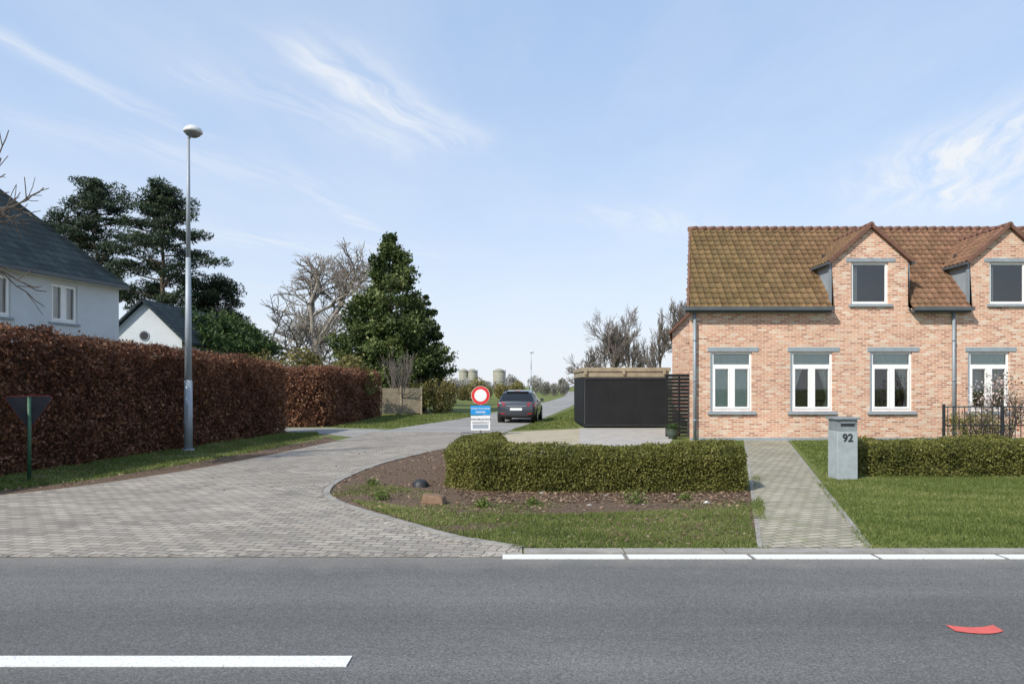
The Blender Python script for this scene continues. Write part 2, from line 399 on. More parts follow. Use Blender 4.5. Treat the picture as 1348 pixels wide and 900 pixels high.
# ------------------------------------------------------------------ grass blades
def inpoly(P, poly):
    x, y = P[:, 0], P[:, 1]; c = np.zeros(len(P), bool); n = len(poly); j = n-1
    for i in range(n):
        xi, yi = poly[i]; xj, yj = poly[j]
        m = ((yi > y) != (yj > y)) & (x < (xj-xi)*(y-yi)/((yj-yi)+1e-12)+xi)
        c ^= m; j = i
    return c
def blades(P, h, w):
    n = len(P); a = rng.uniform(0, 6.283, n)
    hh = h*rng.uniform(.5, 1.5, n)*(1+.4*sn(np.c_[P, np.zeros(n)], 2.5, 2)); lean = rng.normal(0, .5, (n, 2))*hh[:, None]
    dx = np.cos(a)*w; dy = np.sin(a)*w; z0 = np.zeros(n)
    V = np.stack([np.c_[P[:, 0]-dx, P[:, 1]-dy, z0], np.c_[P[:, 0]+dx, P[:, 1]+dy, z0], np.c_[P+lean, np.maximum(.01, hh)]], 1)
    q = np.c_[P, np.zeros(n)]
    r = np.clip(.46 + .24*sn(q, 1.6, 3) + .20*sn(q, 6, 5) + rng.normal(0, .22, n), 0, 1)
    return V, r
def pts_in(poly, dens, thin=None):
    xs = [p[0] for p in poly]; ys = [p[1] for p in poly]
    A = (max(xs)-min(xs))*(max(ys)-min(ys)); n = int(A*dens)
    P = np.c_[rng.uniform(min(xs), max(xs), n), rng.uniform(min(ys), max(ys), n)]
    P = P[inpoly(P, poly)]
    if thin is not None:
        k = sn(np.c_[P, np.zeros(len(P))], 3.0, 1) + rng.normal(0, .25, len(P)); P = P[k > thin]
    return P
Vs = []; Rs = []
def addgrass(poly, dens, h, w, thin=None):
    P = pts_in(poly, dens, thin); V, r = blades(P, h, w); Vs.append(V); Rs.append(r)
addgrass([(2.50, 6.95), (.05, 6.95), (-.61, 7.50), (-1.2, 8.25), (-1.9, 9.15), (-2.35, 9.9), (-1.5, 9.3), (-.7, 8.8), (.6, 8.75), (1.8, 9.0), (3.18, 9.2)], 6500, .032, .0055, -.6)
addgrass([(-2.0, 9.1), (-2.8, 10.2), (-2.85, 12), (-1.2, 10.6), (-.7, 8.8)], 3500, .03, .005, .2)
addgrass([(-1.2, 8.8), (-.8, 9.8), (3.5, 9.9), (3.3, 9.0)], 3000, .03, .005, .45)
addgrass([(3.70, 6.95), (9.5, 6.95), (10, 12.4), (5.60, 12.4)], 4800, .032, .006, -.9)
addgrass([(5.65, 12.4), (16, 12.4), (18, 20.5), (8.4, 20.5)], 1100, .05, .011)
addgrass([(3.9, 11.4), (6.9, 20.4), (5.1, 20.4), (4.2, 18), (1.8, 18), (1.6, 15.8), (.6, 12.6)], 900, .05, .011)
addgrass([(-9.3, 9.2), (-8.2, 10.4), (-7.4, 12.), (-6.9, 14.3), (-6.35, 18.), (-6.2, 22), (-6.9, 24.3), (-8.1, 24.2), (-9.3, 12.2), (-10.2, 9)], 1500, .05, .009, -.3)
addgrass([(-7.1, 27.3), (-4.5, 26.6), (-2.6, 34), (-1.2, 41), (-5, 40), (-7.0, 37)], 350, .07, .02)
addgrass([(.0, 25.5), (2.6, 27.2), (2.6, 30), (8, 50), (4.6, 50), (1.4, 32)], 350, .07, .02)
addgrass([(2.46, 6.9), (2.60, 6.9), (4.5, 12.4), (4.32, 12.4)], 5000, .035, .006, .1)
addgrass([(3.56, 6.9), (3.74, 6.9), (5.6, 12.4), (5.44, 12.4)], 5000, .035, .006, .0)
addgrass([(.0, 6.90), (2.5, 6.90), (2.5, 7.0), (.0, 7.0)], 5000, .03, .006, 0)
addgrass([(3.6, 6.90), (9, 6.90), (9, 7.0), (3.6, 7.0)], 5000, .03, .006, 0)
V = np.concatenate(Vs); R = np.concatenate(Rs)
npmesh('lawn_grass', V, np.arange(3*len(V)).reshape(-1, 3), GRASS, R)
P = np.concatenate([pts_in(soilpoly, 150, -.1), pts_in([(-.6, 9.6), (3.3, 9.6), (3.7, 10.7), (-.9, 10.7)], 520), pts_in([(-9.2, 10), (-7.2, 11), (-6.1, 15), (-5.5, 20), (-6.5, 23), (-8.5, 18)], 90), pts_in([(-7, 10.6), (-3.3, 10.6), (-3, 17), (-5.8, 17)], 3)])
C = np.c_[P, rng.uniform(.014, .028, len(P))]
leaves('fallen_leaves', C, .045, LITTER, rng.uniform(0, .97, len(C)), flat=.85, aspect=.6)
mb = MB()
def rock(mb, c, r, mat, sz=.6):
    n = 8; prof = [(.02*r, -.2*r)]+[(r*math.cos(t)*random.uniform(.85, 1.1), r*math.sin(t)*sz*random.uniform(.85, 1.1)) for t in np.linspace(-.2, 1.5, 5)]
    mb.lathe(c, prof, mat, n, random.uniform(.7, 1.2))
P = pts_in(soilpoly, 16)
for p in P: rock(mb, (p[0], p[1], .0), random.uniform(.015, .045), M_soil if random.random() < .96 else M_kerb)
mb.obj('soil_clods')
mb = MB(); M_log = simple('old_wood', (.19, .12, .075), .9, var=.4, scale=10, bstr=.5)
mb.hexa([(-1.28,9.5,0),(-.95,9.42,0),(-.90,9.66,0),(-1.25,9.72,0),(-1.25,9.53,.15),(-.97,9.46,.11),(-.93,9.63,.12),(-1.22,9.69,.16)], M_log)
mb.obj('wood_block', bevel=.03)
mb = MB(); mb.lathe((-1.5, 11.2, 0), [(.14, 0), (.13, .06), (.09, .11), (.02, .13)], M_darkmetal, 10); mb.obj('garden_drain_cap')
mb = MB(); rock(mb, (2.75, 9.65, 0), .05, M_white); mb.obj('white_stone')
C = []
for (x, y, s) in [(1.75, 9.65, .12), (-1.2, 9.9, .08), (2.5, 9.9, .07), (.3, 9.5, .06), (-1.9, 9.9, .1), (-2.3, 11.3, .09), (-.4, 9.3, .08)]:
    n = 160; C.append(np.c_[rng.normal(x, s*.7, n), rng.normal(y, s*.7, n), np.abs(rng.normal(0, s*.7, n))])
C = np.concatenate(C); leaves('weed_plants', C, .05, GRASS, rng.uniform(.1, .6, len(C)), updir=.4)

# ------------------------------------------------------------------ hedges
def hedge(name, path, width, h0, h1, n, size, mat, core_col, rounding=.12, bump=.06, thick=.1, aspect=.6, shoots=0, stick=.1):
    par = empty(name)
    P = np.array(path, float); sl = np.linalg.norm(np.diff(P, axis=0), axis=1); cum = np.r_[0, np.cumsum(sl)]; tot = cum[-1]
    t = rng.uniform(0, tot, n); i = np.clip(np.searchsorted(cum, t) - 1, 0, len(sl)-1)
    f = (t - cum[i]) / sl[i]; base = P[i] + (P[i+1]-P[i])*f[:, None]
    d = (P[i+1]-P[i]) / sl[i][:, None]; nn = np.c_[d[:, 1], -d[:, 0]]
    h = h0 + (h1-h0)*t/tot
    per = rng.uniform(0, 1, n) * (2*h + width)
    off = np.where(per < h, -width/2, np.where(per < h+width, per-h-width/2, width/2))
    z = np.where(per < h, per, np.where(per < h+width, h, 2*h+width-per))
    nx = np.where(per < h, -1., np.where(per < h+width, 0., 1.)); nz = np.where((per >= h) & (per < h+width), 1., 0.)
    dens = n/(tot*(2*(h0+h1)/2+width))
    m = max(200, int(dens*2*width*h0))
    e = rng.integers(0, 2, m)
    eb = np.where(e[:, None] == 0, P[0], P[-1]); ed = np.where(e[:, None] == 0, -(P[1]-P[0])/sl[0], (P[-1]-P[-2])/sl[-1])
    en = np.c_[ed[:, 1], -ed[:, 0]]; eh = np.where(e == 0, h0, h1)
    eo = rng.uniform(-width/2, width/2, m); ez = rng.uniform(0, 1, m)*eh
    Cs = [np.c_[base + nn*off[:, None], z], np.c_[eb + en*eo[:, None], ez]]
    Ns = [np.c_[nn*nx[:, None], nz], np.c_[ed, np.zeros(m)]]
    Hs = [h, eh]; Os = [off, eo]
    for v in range(1, len(P)-1):
        hh = h0+(h1-h0)*cum[v]/tot
        d0 = (P[v]-P[v-1])/sl[v-1]; d1 = (P[v+1]-P[v])/sl[v]
        cr = d0[0]*d1[1]-d0[1]*d1[0]; sgn = 1. if cr > 0 else -1.
        n0 = np.array([d0[1], -d0[0]])*sgn
        a0 = math.atan2(n0[1], n0[0]); da = math.atan2(cr, float(d0@d1))
        m = int(dens*abs(da)*width/2*(hh+width/3)) + 5
        a = a0 + da*rng.uniform(-.1, 1.1, m); top = rng.uniform(0, 1, m) < (width/4)/(hh+width/4)
        rr = np.where(top, width/2*np.sqrt(rng.uniform(0, 1, m)), width/2); zz = np.where(top, hh, rng.uniform(0, hh, m))
        dirn = np.c_[np.cos(a), np.sin(a)]
        Cs.append(np.c_[P[v]+dirn*rr[:, None], zz]); Ns.append(np.c_[dirn*(~top)[:, None], top*1.]); Hs.append(np.full(m, hh)); Os.append(rr)
    C = np.concatenate(Cs); Nn = np.concatenate(Ns); H = np.concatenate(Hs); O = np.concatenate(Os)
    k = np.clip((np.abs(O)/(width/2) - .6)/.4, 0, 1) * np.clip((C[:, 2]/H - .6)/.4, 0, 1)
    C[:, 2] -= k*rounding
    dep = bump*sn(C, 3.2, 1) + bump*.7*sn(C, 9, 2) - np.abs(rng.exponential(thick*.5, len(C))) + thick*.4
    C = C + Nn*dep[:, None] + rng.normal(0, size*.4, C.shape); C[:, 2] = np.maximum(C[:, 2], .02)
    shade = .45 + .22*sn(C, 5, 3) + .12*sn(C, 16, 4) + rng.normal(0, .18, len(C))
    leaves('leaves', C, size, mat, np.clip(shade, 0, 1), par, aspect)
    if shoots:
        t = rng.uniform(0, tot, shoots); i = np.clip(np.searchsorted(cum, t) - 1, 0, len(sl)-1)
        b = P[i] + (P[i+1]-P[i])*((t-cum[i])/sl[i])[:, None]; dd = (P[i+1]-P[i])/sl[i][:, None]
        b = b + np.c_[dd[:, 1], -dd[:, 0]]*rng.uniform(-.4, .4, shoots)[:, None]*width
        hh = h0+(h1-h0)*t/tot
        segs = [((b[j, 0], b[j, 1], hh[j]-.1), (b[j, 0]+rng.normal(0, .03), b[j, 1]+rng.normal(0, .03), hh[j]+stick*rng.uniform(.3, 1.3)), .004, .002) for j in range(shoots)]
        tubes('shoots', segs, M_bark, 3, par)
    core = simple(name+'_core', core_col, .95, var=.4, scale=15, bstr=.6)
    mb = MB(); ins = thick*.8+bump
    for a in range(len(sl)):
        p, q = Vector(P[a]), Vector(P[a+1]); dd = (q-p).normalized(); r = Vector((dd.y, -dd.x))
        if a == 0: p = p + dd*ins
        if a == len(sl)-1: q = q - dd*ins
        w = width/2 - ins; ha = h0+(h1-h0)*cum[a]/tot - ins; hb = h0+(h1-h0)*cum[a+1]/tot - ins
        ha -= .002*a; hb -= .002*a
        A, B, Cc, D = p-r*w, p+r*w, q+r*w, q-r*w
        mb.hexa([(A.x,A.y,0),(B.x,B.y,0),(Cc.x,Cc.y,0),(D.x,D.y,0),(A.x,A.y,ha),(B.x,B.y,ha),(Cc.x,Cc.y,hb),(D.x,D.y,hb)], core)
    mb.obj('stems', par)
    return par
hedge('beech_hedge', [(-10.7, 7.6), (-10.0, 12.3), (-8.55, 24.0)], 1.2, 2.85, 2.42, 110000, .075, BEECH, (.065, .035, .022), bump=.09, thick=.16, shoots=1500, stick=.16)
hedge('beech_hedge', [(-14, 28.0), (-8.0, 28.1), (-7.75, 37)], 1.2, 2.40, 2.35, 45000, .10, BEECH, (.065, .035, .022), bump=.09, thick=.16, shoots=800, stick=.16)
hedge('boxwood_hedge', [(-.50, 14.8), (-.72, 13.), (-.76, 11.8), (-.70, 11.35), (-.35, 11.02), (.4, 10.95), (2., 10.95), (3.62, 11.0)], .72, .62, .68, 100000, .034, BOX, (.055, .06, .018), bump=.055, thick=.09, rounding=.1)
hedge('boxwood_hedge', [(6.35, 12.75), (9, 12.75), (17, 12.8)], .7, .63, .63, 70000, .04, BOX, (.055, .06, .018), bump=.055, thick=.09, rounding=.1)

# ------------------------------------------------------------------ brick house
house = empty('brick_house')
FY = 20.6
def wall_grid(mb, x0, x1, z0, z1, y, holes, mat, reveal=.14, rmat=None):
    xs = sorted(set([x0, x1] + [v for h in holes for v in (h[0], h[1]) if x0 < v < x1]))
    zs = sorted(set([z0, z1] + [v for h in holes for v in (h[2], h[3]) if z0 < v < z1]))
    for a, b in zip(xs[:-1], xs[1:]):
        for c, d in zip(zs[:-1], zs[1:]):
            mx, mz = (a+b)/2, (c+d)/2
            if any(h[0] < mx < h[1] and h[2] < mz < h[3] for h in holes): continue
            mb.face([(a, y, c), (b, y, c), (b, y, d), (a, y, d)], mat)
    rm = rmat or mat
    for (a, b, c, d) in holes:
        Y = y + reveal
        mb.face([(a, y, c), (a, y, d), (a, Y, d), (a, Y, c)], rm); mb.face([(b, y, c), (b, Y, c), (b, Y, d), (b, y, d)], rm)
        mb.face([(a, y, d), (b, y, d), (b, Y, d), (a, Y, d)], rm); mb.face([(a, y, c), (a, Y, c), (b, Y, c), (b, y, c)], rm)
wins = [(5.97, 7.23), (8.38, 9.66), (10.78, 12.06), (13.73, 14.99), (16.2, 17.5), (19, 20.3)]
WZ = (.895, 2.68)
dorm = [10.78, 14.94, 19.1]; DH = 1.15
mb = MB()
wall_grid(mb, 5.35, 22, 0, 4.0, FY, [(a, b, WZ[0], WZ[1]) for a, b in wins], M_brick)
for dx in dorm:
    wall_grid(mb, dx-DH, dx+DH, 4.0, 5.45, FY, [(dx-.56, dx+.56, 4.12, 5.38)], M_brick)
    mb.face([(dx-DH, FY, 5.45), (dx+DH, FY, 5.45), (dx, FY, 6.42)], M_brick)
RY, RZ = 23.3, 7.0
mb.face([(5.35, FY, 0), (5.35, FY, 4.0), (6.10, RY, RZ-.1), (6.9, 26.0, 4.0), (6.9, 26.0, 0)], M_brick)
mb.face([(6.9, 26, 0), (6.9, 26, 4), (22, 26, 4), (22, 26, 0)], M_brick)
mb.face([(22, FY, 0), (22, 26, 0), (22, 26, 4.0), (22, RY, RZ-.1), (22, FY, 4.0)], M_brick)
mb.obj('walls', house)
mb = MB()
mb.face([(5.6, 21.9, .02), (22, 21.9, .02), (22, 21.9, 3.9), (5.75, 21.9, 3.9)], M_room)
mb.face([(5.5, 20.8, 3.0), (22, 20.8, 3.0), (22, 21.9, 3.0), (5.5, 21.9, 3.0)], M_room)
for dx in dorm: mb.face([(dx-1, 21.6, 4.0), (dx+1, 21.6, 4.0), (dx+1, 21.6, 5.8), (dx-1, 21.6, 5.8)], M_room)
mb.obj('interior', house)
def tile_surface(name, p0, uvec, nu, vvec, nv, tw, th, xclip=None, skip=None, parent=None):
    u = np.array(uvec, float); v = np.array(vvec, float); nrm = np.cross(u, v); nrm /= np.linalg.norm(nrm)
    if nrm[2] < 0: nrm = -nrm
    su = 6; us = np.arange(nu*su+1)/su*tw
    prof = .020*np.cos(2*np.pi*us/tw) + .010*np.cos(4*np.pi*us/tw)
    V = []; F = []; R = []
    for r in range(nv):
        lo = np.array(p0) + v*(r*th); hi = lo + v*th
        jit = np.repeat(rng.normal(0, .003, nu+1), su)[:len(us)]
        a = lo[None] + u[None]*us[:, None] + nrm[None]*(prof + .034 + jit)[:, None]
        b = hi[None] + u[None]*us[:, None] + nrm[None]*(prof + .010)[:, None]
        c = lo[None] + u[None]*us[:, None] + nrm[None]*(prof + .008)[:, None]
        base = len(V)*len(us); V += [c, a, b]
        n = len(us); i = np.arange(n-1)
        rr = rng.uniform(0, 1, nu)
        for q in (0, 1):
            F.append(np.stack([base+q*n+i, base+q*n+i+1, base+(q+1)*n+i+1, base+(q+1)*n+i], 1)); R.append(rr[i//su]*(1 if q else .4))
    V = np.concatenate(V); F = np.concatenate(F); R = np.concatenate(R)
    cen = V[F].mean(1); keep = np.ones(len(F), bool)
    if skip is not None: keep &= ~skip(cen)
    if xclip is not None: keep &= xclip(cen) > 0
    return npmesh(name, V, F[keep], M_tile, R[keep], parent, True)
EY, EZ = 20.38, 3.93
sl = Vector((0, RY-EY, RZ-EZ)); SL = sl.length; sv = (0, sl.y/SL, sl.z/SL)
def skipd(c):
    m = np.zeros(len(c), bool)
    for dx in dorm:
        m |= (np.abs(c[:, 0]-dx) < DH+.02) & (c[:, 2] < 5.5)
        m |= (np.abs(c[:, 0]-dx) < DH+.05) & (c[:, 2] < 4.3)
    return m
leftx = lambda c: c[:, 0] - (5.2 + (c[:, 1]-EY)*(6.02-5.2)/(RY-EY))
tile_surface('front_roof', (5.0, EY, EZ), (1, 0, 0), 82, sv, 17, .21, SL/17, leftx, skipd, house)
mb = MB()
mb.face([(6.02, RY, RZ), (22.2, RY, RZ), (22.2, 26.3, 3.8), (6.9, 26.3, 3.8)], M_tile)
mb.obj('rear_roof', house)
mb = MB()
x = 6.0
while x < 22:
    mb.cyl((x, RY, RZ-.02), (x+.31, RY, RZ-.0), .085, .10, M_ridge, 10); x += .3
mb.beam((5.24, EY, EZ), (6.06, RY, RZ-.02), .06, .10, M_ridge)
mb.beam((6.06, RY, RZ-.02), (6.95, 26.2, 3.95), .07, .14, M_ridge)
mb.obj('ridge_tiles', house)
mb = MB()
edges = [5.15] + [v for dx in dorm for v in (dx-DH-.06, dx+DH+.06)] + [22.2]
M_gut = simple('dark_zinc', (.10, .115, .125), .5, metal=.2, var=.15, scale=3)
for a, b in zip(edges[0::2], edges[1::2]):
    mb.beam((a, EY-.05, 3.95), (b, EY-.05, 3.95), .13, .10, M_gut)
    mb.box(a+.02, b-.02, EY+.03, FY-.003, 3.85, 3.93, M_gut)
for px in (5.48, 13.25):
    mb.cyl((px, FY-.09, 0.05), (px, FY-.09, 3.9), .045, .045, M_zinc, 10)
    for z in (.6, 1.8, 3.0): mb.cyl((px, FY-.09, z), (px, FY-.09, z+.05), .058, .058, M_zinc, 10)
mb.obj('gutters', house)
mb = MB()
for a, b in wins:
    mb.box(a-.08, b+.2, FY-.02, FY+.12, WZ[1]+.002, WZ[1]+.14, M_bluestone)
    mb.box(a-.08, b+.10, FY-.07, FY+.13, WZ[0]-.10, WZ[0]-.002, M_bluestone)
    mb.box(a+.001, a+.05, FY+.004, FY+.139, WZ[0], WZ[1], M_bluestone)  # left jamb strip: stone surround and reveal shadow put into one grey-blue colour
for dx in dorm:
    mb.box(dx-.72, dx+.76, FY-.02, FY+.12, 5.382, 5.50, M_bluestone)
    mb.box(dx-.64, dx+.66, FY-.07, FY+.13, 4.03, 4.118, M_bluestone)
mb.box(5.36, 22, FY-.03, FY-.002, 0.0, .10, M_bluestone)
mb.obj('stone_trim', house, bevel=.008)
def window(fr, gl, x0, x1, z0, z1, y, transom=True, mull=True, w=.065, mf=M_white):
    d0, d1 = y, y+.06
    fr.box(x0, x0+w, d0, d1, z0, z1, mf); fr.box(x1-w, x1, d0, d1, z0, z1, mf)
    fr.box(x0+w, x1-w, d0, d1, z0, z0+w, mf); fr.box(x0+w, x1-w, d0, d1, z1-w, z1, mf)
    zt = z1 - w
    if transom:
        zt = z1 - .47
        fr.box(x0+w, x1-w, d0-.005, d1-.005, zt, zt+.09, mf)
    if mull:
        xm = (x0+x1)/2
        fr.box(xm-.055, xm+.055, d0-.012, d1-.012, z0+w, zt, mf)
        for a, b in ((x0+w, xm-.055), (xm+.055, x1-w)):
            i = .045
            fr.box(a, a+i, d0-.02, d1-.015, z0+w, zt, mf); fr.box(b-i, b, d0-.02, d1-.015, z0+w, zt, mf)
            fr.box(a+i, b-i, d0-.02, d1-.015, z0+w, z0+w+i+.02, mf); fr.box(a+i, b-i, d0-.02, d1-.015, zt-i, zt, mf)
    gl.face([(x0+w, y+.03, z0+w), (x1-w, y+.03, z0+w), (x1-w, y+.03, z1-w), (x0+w, y+.03, z1-w)], M_glass)
fr = MB(); gl = MB()
for a, b in wins: window(fr, gl, a+.052, b, WZ[0], WZ[1], FY+.05)
for dx in dorm: window(fr, gl, dx-.56, dx+.56, 4.12, 5.38, FY+.05, False, False, w=.075)
fr.obj('window_frames', house, bevel=.006); gl.obj('window_panes', house)
def curtain(mb, x0, x1, z0, z1, y, mat, amp=.03, n=40):
    for i in range(n):
        a = i/n; b = (i+1)/n
        f = lambda t: y + amp*math.sin(t*(x1-x0)*45) + amp*.4*math.sin(t*31)
        xa = x0+(x1-x0)*a; xb = x0+(x1-x0)*b
        mb.face([(xa, f(a), z0), (xb, f(b), z0), (xb, f(b), z1), (xa, f(a), z1)], mat, True)
M_blind = simple('blind', (.68, .76, .70), .8, var=.05)
cu = MB()
a, b = wins[0]; curtain(cu, a+.08, b-.03, .95, 2.6, FY+.135, M_blind, .006)
for i in (1, 2, 3):
    a, b = wins[i]
    curtain(cu, a+.08, b-.03, 2.2, 2.62, FY+.13, M_blind, .005)
def drape(mb, xo, side, mat):
    n = 12; zs = np.linspace(1.0, 2.3, 14)
    for k in range(13):
        def row(z):
            t = (z-1.0)/1.3; wd = .08 + abs(t-.25)**1.2*.45
            return [(xo + side*wd*i/n, FY+.18+.02*math.sin(i*2.2), z) for i in range(n+1)]
        r0, r1 = row(zs[k]), row(zs[k+1])
        for i in range(n): mb.face([r0[i], r0[i+1], r1[i+1], r1[i]], mat, True)
drape(cu, wins[1][0]+.10, 1, M_cream); drape(cu, wins[1][1]-.04, -1, M_cream); drape(cu, wins[2][1]-.04, -1, M_cream)
M_lace = simple('lace', (.62, .60, .54), .9, var=.2, scale=30)
curtain(cu, wins[3][0]+.12, wins[3][1]-.04, 1.45, 2.2, FY+.2, M_lace, .02)
for dx in dorm: curtain(cu, dx-.5, dx-.25, 4.2, 5.3, FY+.30, M_cream, .02, 12)
cu.obj('curtains', house)
mb = MB()
for k, x in enumerate((14.0, 14.25, 14.55, 14.75)):
    mb.lathe((x, FY+.20, .98), [(.05, 0), (.07, .12), (.02, .13)], M_ridge, 10)
    mb.lathe((x, FY+.20, 1.1), [(.01, 0), (.07, .06), (.06, .14), (.01, .2)], IVY if k % 2 else BLOSSOM, 8)
mb.obj('sill_pots', house)
mb = MB(); tz = (RZ-EZ)/(RY-EY)
def ymain(z): return EY + (z-EZ)/tz
for dx in dorm:
    for s in (-1, 1):
        x = dx + s*DH
        mb.face([(x, FY+.002, 3.95), (x, FY+.002, 5.45), (x, ymain(5.45)+.1, 5.45), (x, ymain(3.95)+.1, 3.95)], M_bluestone)
        mb.box(min(x, x+s*.05), max(x, x+s*.05), FY+.01, FY+.10, 4.1, 5.45, M_zinc)
        xe = dx + s*(DH+.12); ze = 5.38
        mb.face([(xe, FY-.06, ze-.05), (dx, FY-.06, 6.43), (dx, ymain(6.43)+.1, 6.43), (xe, ymain(ze)+.1, ze-.05)], M_ridge)
        mb.beam((xe, FY-.07, ze-.0), (dx, FY-.07, 6.49), .10, .10, M_ridge)
        mb.beam((xe, FY-.10, ze-.04), (xe, ymain(ze)+.05, ze-.04), .08, .07, M_gut)
        vv = Vector((-s*(DH+.12), 0, 6.47-ze)); Ln = vv.length; vv.normalize()
        sk = lambda c: (c[:, 1] > EY + (c[:, 2]-EZ)/tz + .12)
        tile_surface('dormer_roof', (xe, FY-.05, ze), (0, 1, 0), 14, tuple(vv), 7, .2, Ln/7, None, sk, house)
    y = FY-.12
    while y < ymain(6.5):
        mb.cyl((dx, y, 6.49), (dx, y+.3, 6.50), .085, .07, M_ridge, 10); y += .29
mb.obj('dormers', house)

ob = empty('brick_outbuilding'); mb = MB()
mb.face([(7.5, 32, 0), (11, 32, 0), (11, 32, 4.2), (9.25, 32, 5.9), (7.5, 32, 4.2)], M_brick)
mb.face([(8.8, 37, 0), (7.5, 32, 0), (7.5, 32, 4.2), (8.8, 37, 4.2)], M_brick)
mb.face([(11, 32, 0), (12.3, 37, 0), (12.3, 37, 4.2), (11, 32, 4.2)], M_brick)
mb.face([(12.3, 37, 0), (8.8, 37, 0), (8.8, 37, 4.2), (10.55, 37, 5.9), (12.3, 37, 4.2)], M_brick)
mb.obj('walls', ob)
mb = MB()
mb.hexa([(7.3, 31.8, 4.05), (9.22, 31.8, 5.93), (10.58, 37.2, 5.93), (8.65, 37.2, 4.05), (7.3, 31.8, 4.2), (9.22, 31.8, 6.08), (10.58, 37.2, 6.08), (8.65, 37.2, 4.2)], M_ridge)
mb.hexa([(9.22, 31.8, 5.93), (11.2, 31.8, 4.05), (12.5, 37.2, 4.05), (10.58, 37.2, 5.93), (9.22, 31.8, 6.08), (11.2, 31.8, 4.2), (12.5, 37.2, 4.2), (10.58, 37.2, 6.08)], M_ridge)
mb.obj('roof', ob)

# ------------------------------------------------------------------ shed
sh = empty('black_shed'); mb = MB()
mb.box(2.82, 6.15, 27.0, 27.05, .08, 2.0, M_black)
mb.box(2.82, 2.87, 27.055, 31, .08, 2.0, M_black); mb.box(6.1, 6.15, 27.055, 31, .08, 2.0, M_black); mb.box(2.82, 6.15, 31, 31.05, .08, 2.0, M_black)
mb.box(2.80, 6.17, 26.97, 27.0, 1.93, 2.0, M_darkmetal); mb.box(2.80, 6.17, 26.97, 27.0, .06, .13, M_darkmetal)
for x in (3.9, 5.0): mb.box(x-.008, x+.008, 26.99, 26.998, .1, 1.92, M_darkmetal)
M_rivet = simple('rivet', (.4, .4, .4), .5)
for x in np.linspace(2.95, 6.05, 28): mb.box(x-.012, x+.012, 26.962, 26.969, 1.955, 1.98, M_rivet)
for x in (2.86, 6.10):
    for z in np.linspace(.2, 1.9, 16): mb.box(x, x+.02, 26.985, 26.999, z, z+.025, M_rivet)
mb.obj('panels', sh)
mb = MB()
mb.box(2.76, 6.25, 26.9, 31.1, 2.22, 2.38, M_wood); mb.box(2.80, 6.2, 26.94, 31.0, 2.002, 2.215, M_wood)
for x in (2.9, 4.4, 6.0): mb.box(x-.06, x+.06, 26.86, 26.90, 2.1, 2.3, M_wood)
mb.obj('roof_timbers', sh, bevel=.015)
fe = empty('black_slat_fence'); mb = MB()
for z in np.arange(.1, 1.98, .115): mb.box(5.0, 5.86, 22.2, 22.23, z, z+.100, M_black)
for x in (5.0, 5.42, 5.80): mb.box(x, x+.05, 22.235, 22.29, 0, 2.02, M_black)
mb.obj('slats', fe)
pot = empty('planter_pot'); mb = MB()
mb.lathe((5.0, 21.3, 0), [(.10, 0), (.16, .08), (.2, .2), (.19, .3), (.21, .32), (.17, .31)], simple('glazed_pot', (.06, .08, .06), .4), 18); mb.obj('bowl', pot)
C = rng.normal(0, .09, (500, 3))*[1, 1, .6] + [5.0, 21.3, .38]; leaves('plant', C, .05, IVY, rng.uniform(0, 1, 500), pot)

# ------------------------------------------------------------------ mailbox
mbp = empty('mailbox_pillar'); mb = MB(); M_pil = simple('pillar_stone', (.33, .37, .38), .85, var=.16, scale=6, bstr=.3)
mb.box(5.70, 6.06, 11.98, 12.34, 0, .86, M_pil); mb.obj('pillar', mbp, bevel=.01)
mb = MB(); M_box = simple('letterbox_metal', (.26, .29, .30), .5, metal=.2)
mb.box(5.705, 6.055, 11.985, 12.335, .863, 1.06, M_box); mb.box(5.67, 6.09, 11.94, 12.37, 1.063, 1.10, M_box)
mb.box(5.76, 6.0, 11.972, 11.984, .95, .99, M_darkmetal); mb.box(5.75, 6.01, 11.965, 11.983, .995, 1.02, M_box)
mb.obj('letterbox', mbp, bevel=.006)
def text(body, loc, size, mat, parent, ext=.003, name='lettering'):
    cu = bpy.data.curves.new(name, 'FONT'); cu.body = body; cu.size = size; cu.extrude = ext; cu.align_x = 'CENTER'; cu.align_y = 'CENTER'
    cu.offset = size*.015
    cu.materials.append(mat); o = bpy.data.objects.new(name, cu); scene.collection.objects.link(o)
    o.location = loc; o.rotation_euler = (math.radians(90), 0, 0); o.parent = parent; return o
text('92', (5.88, 11.972, .74), .19, M_darkmetal, mbp, name='house_number')

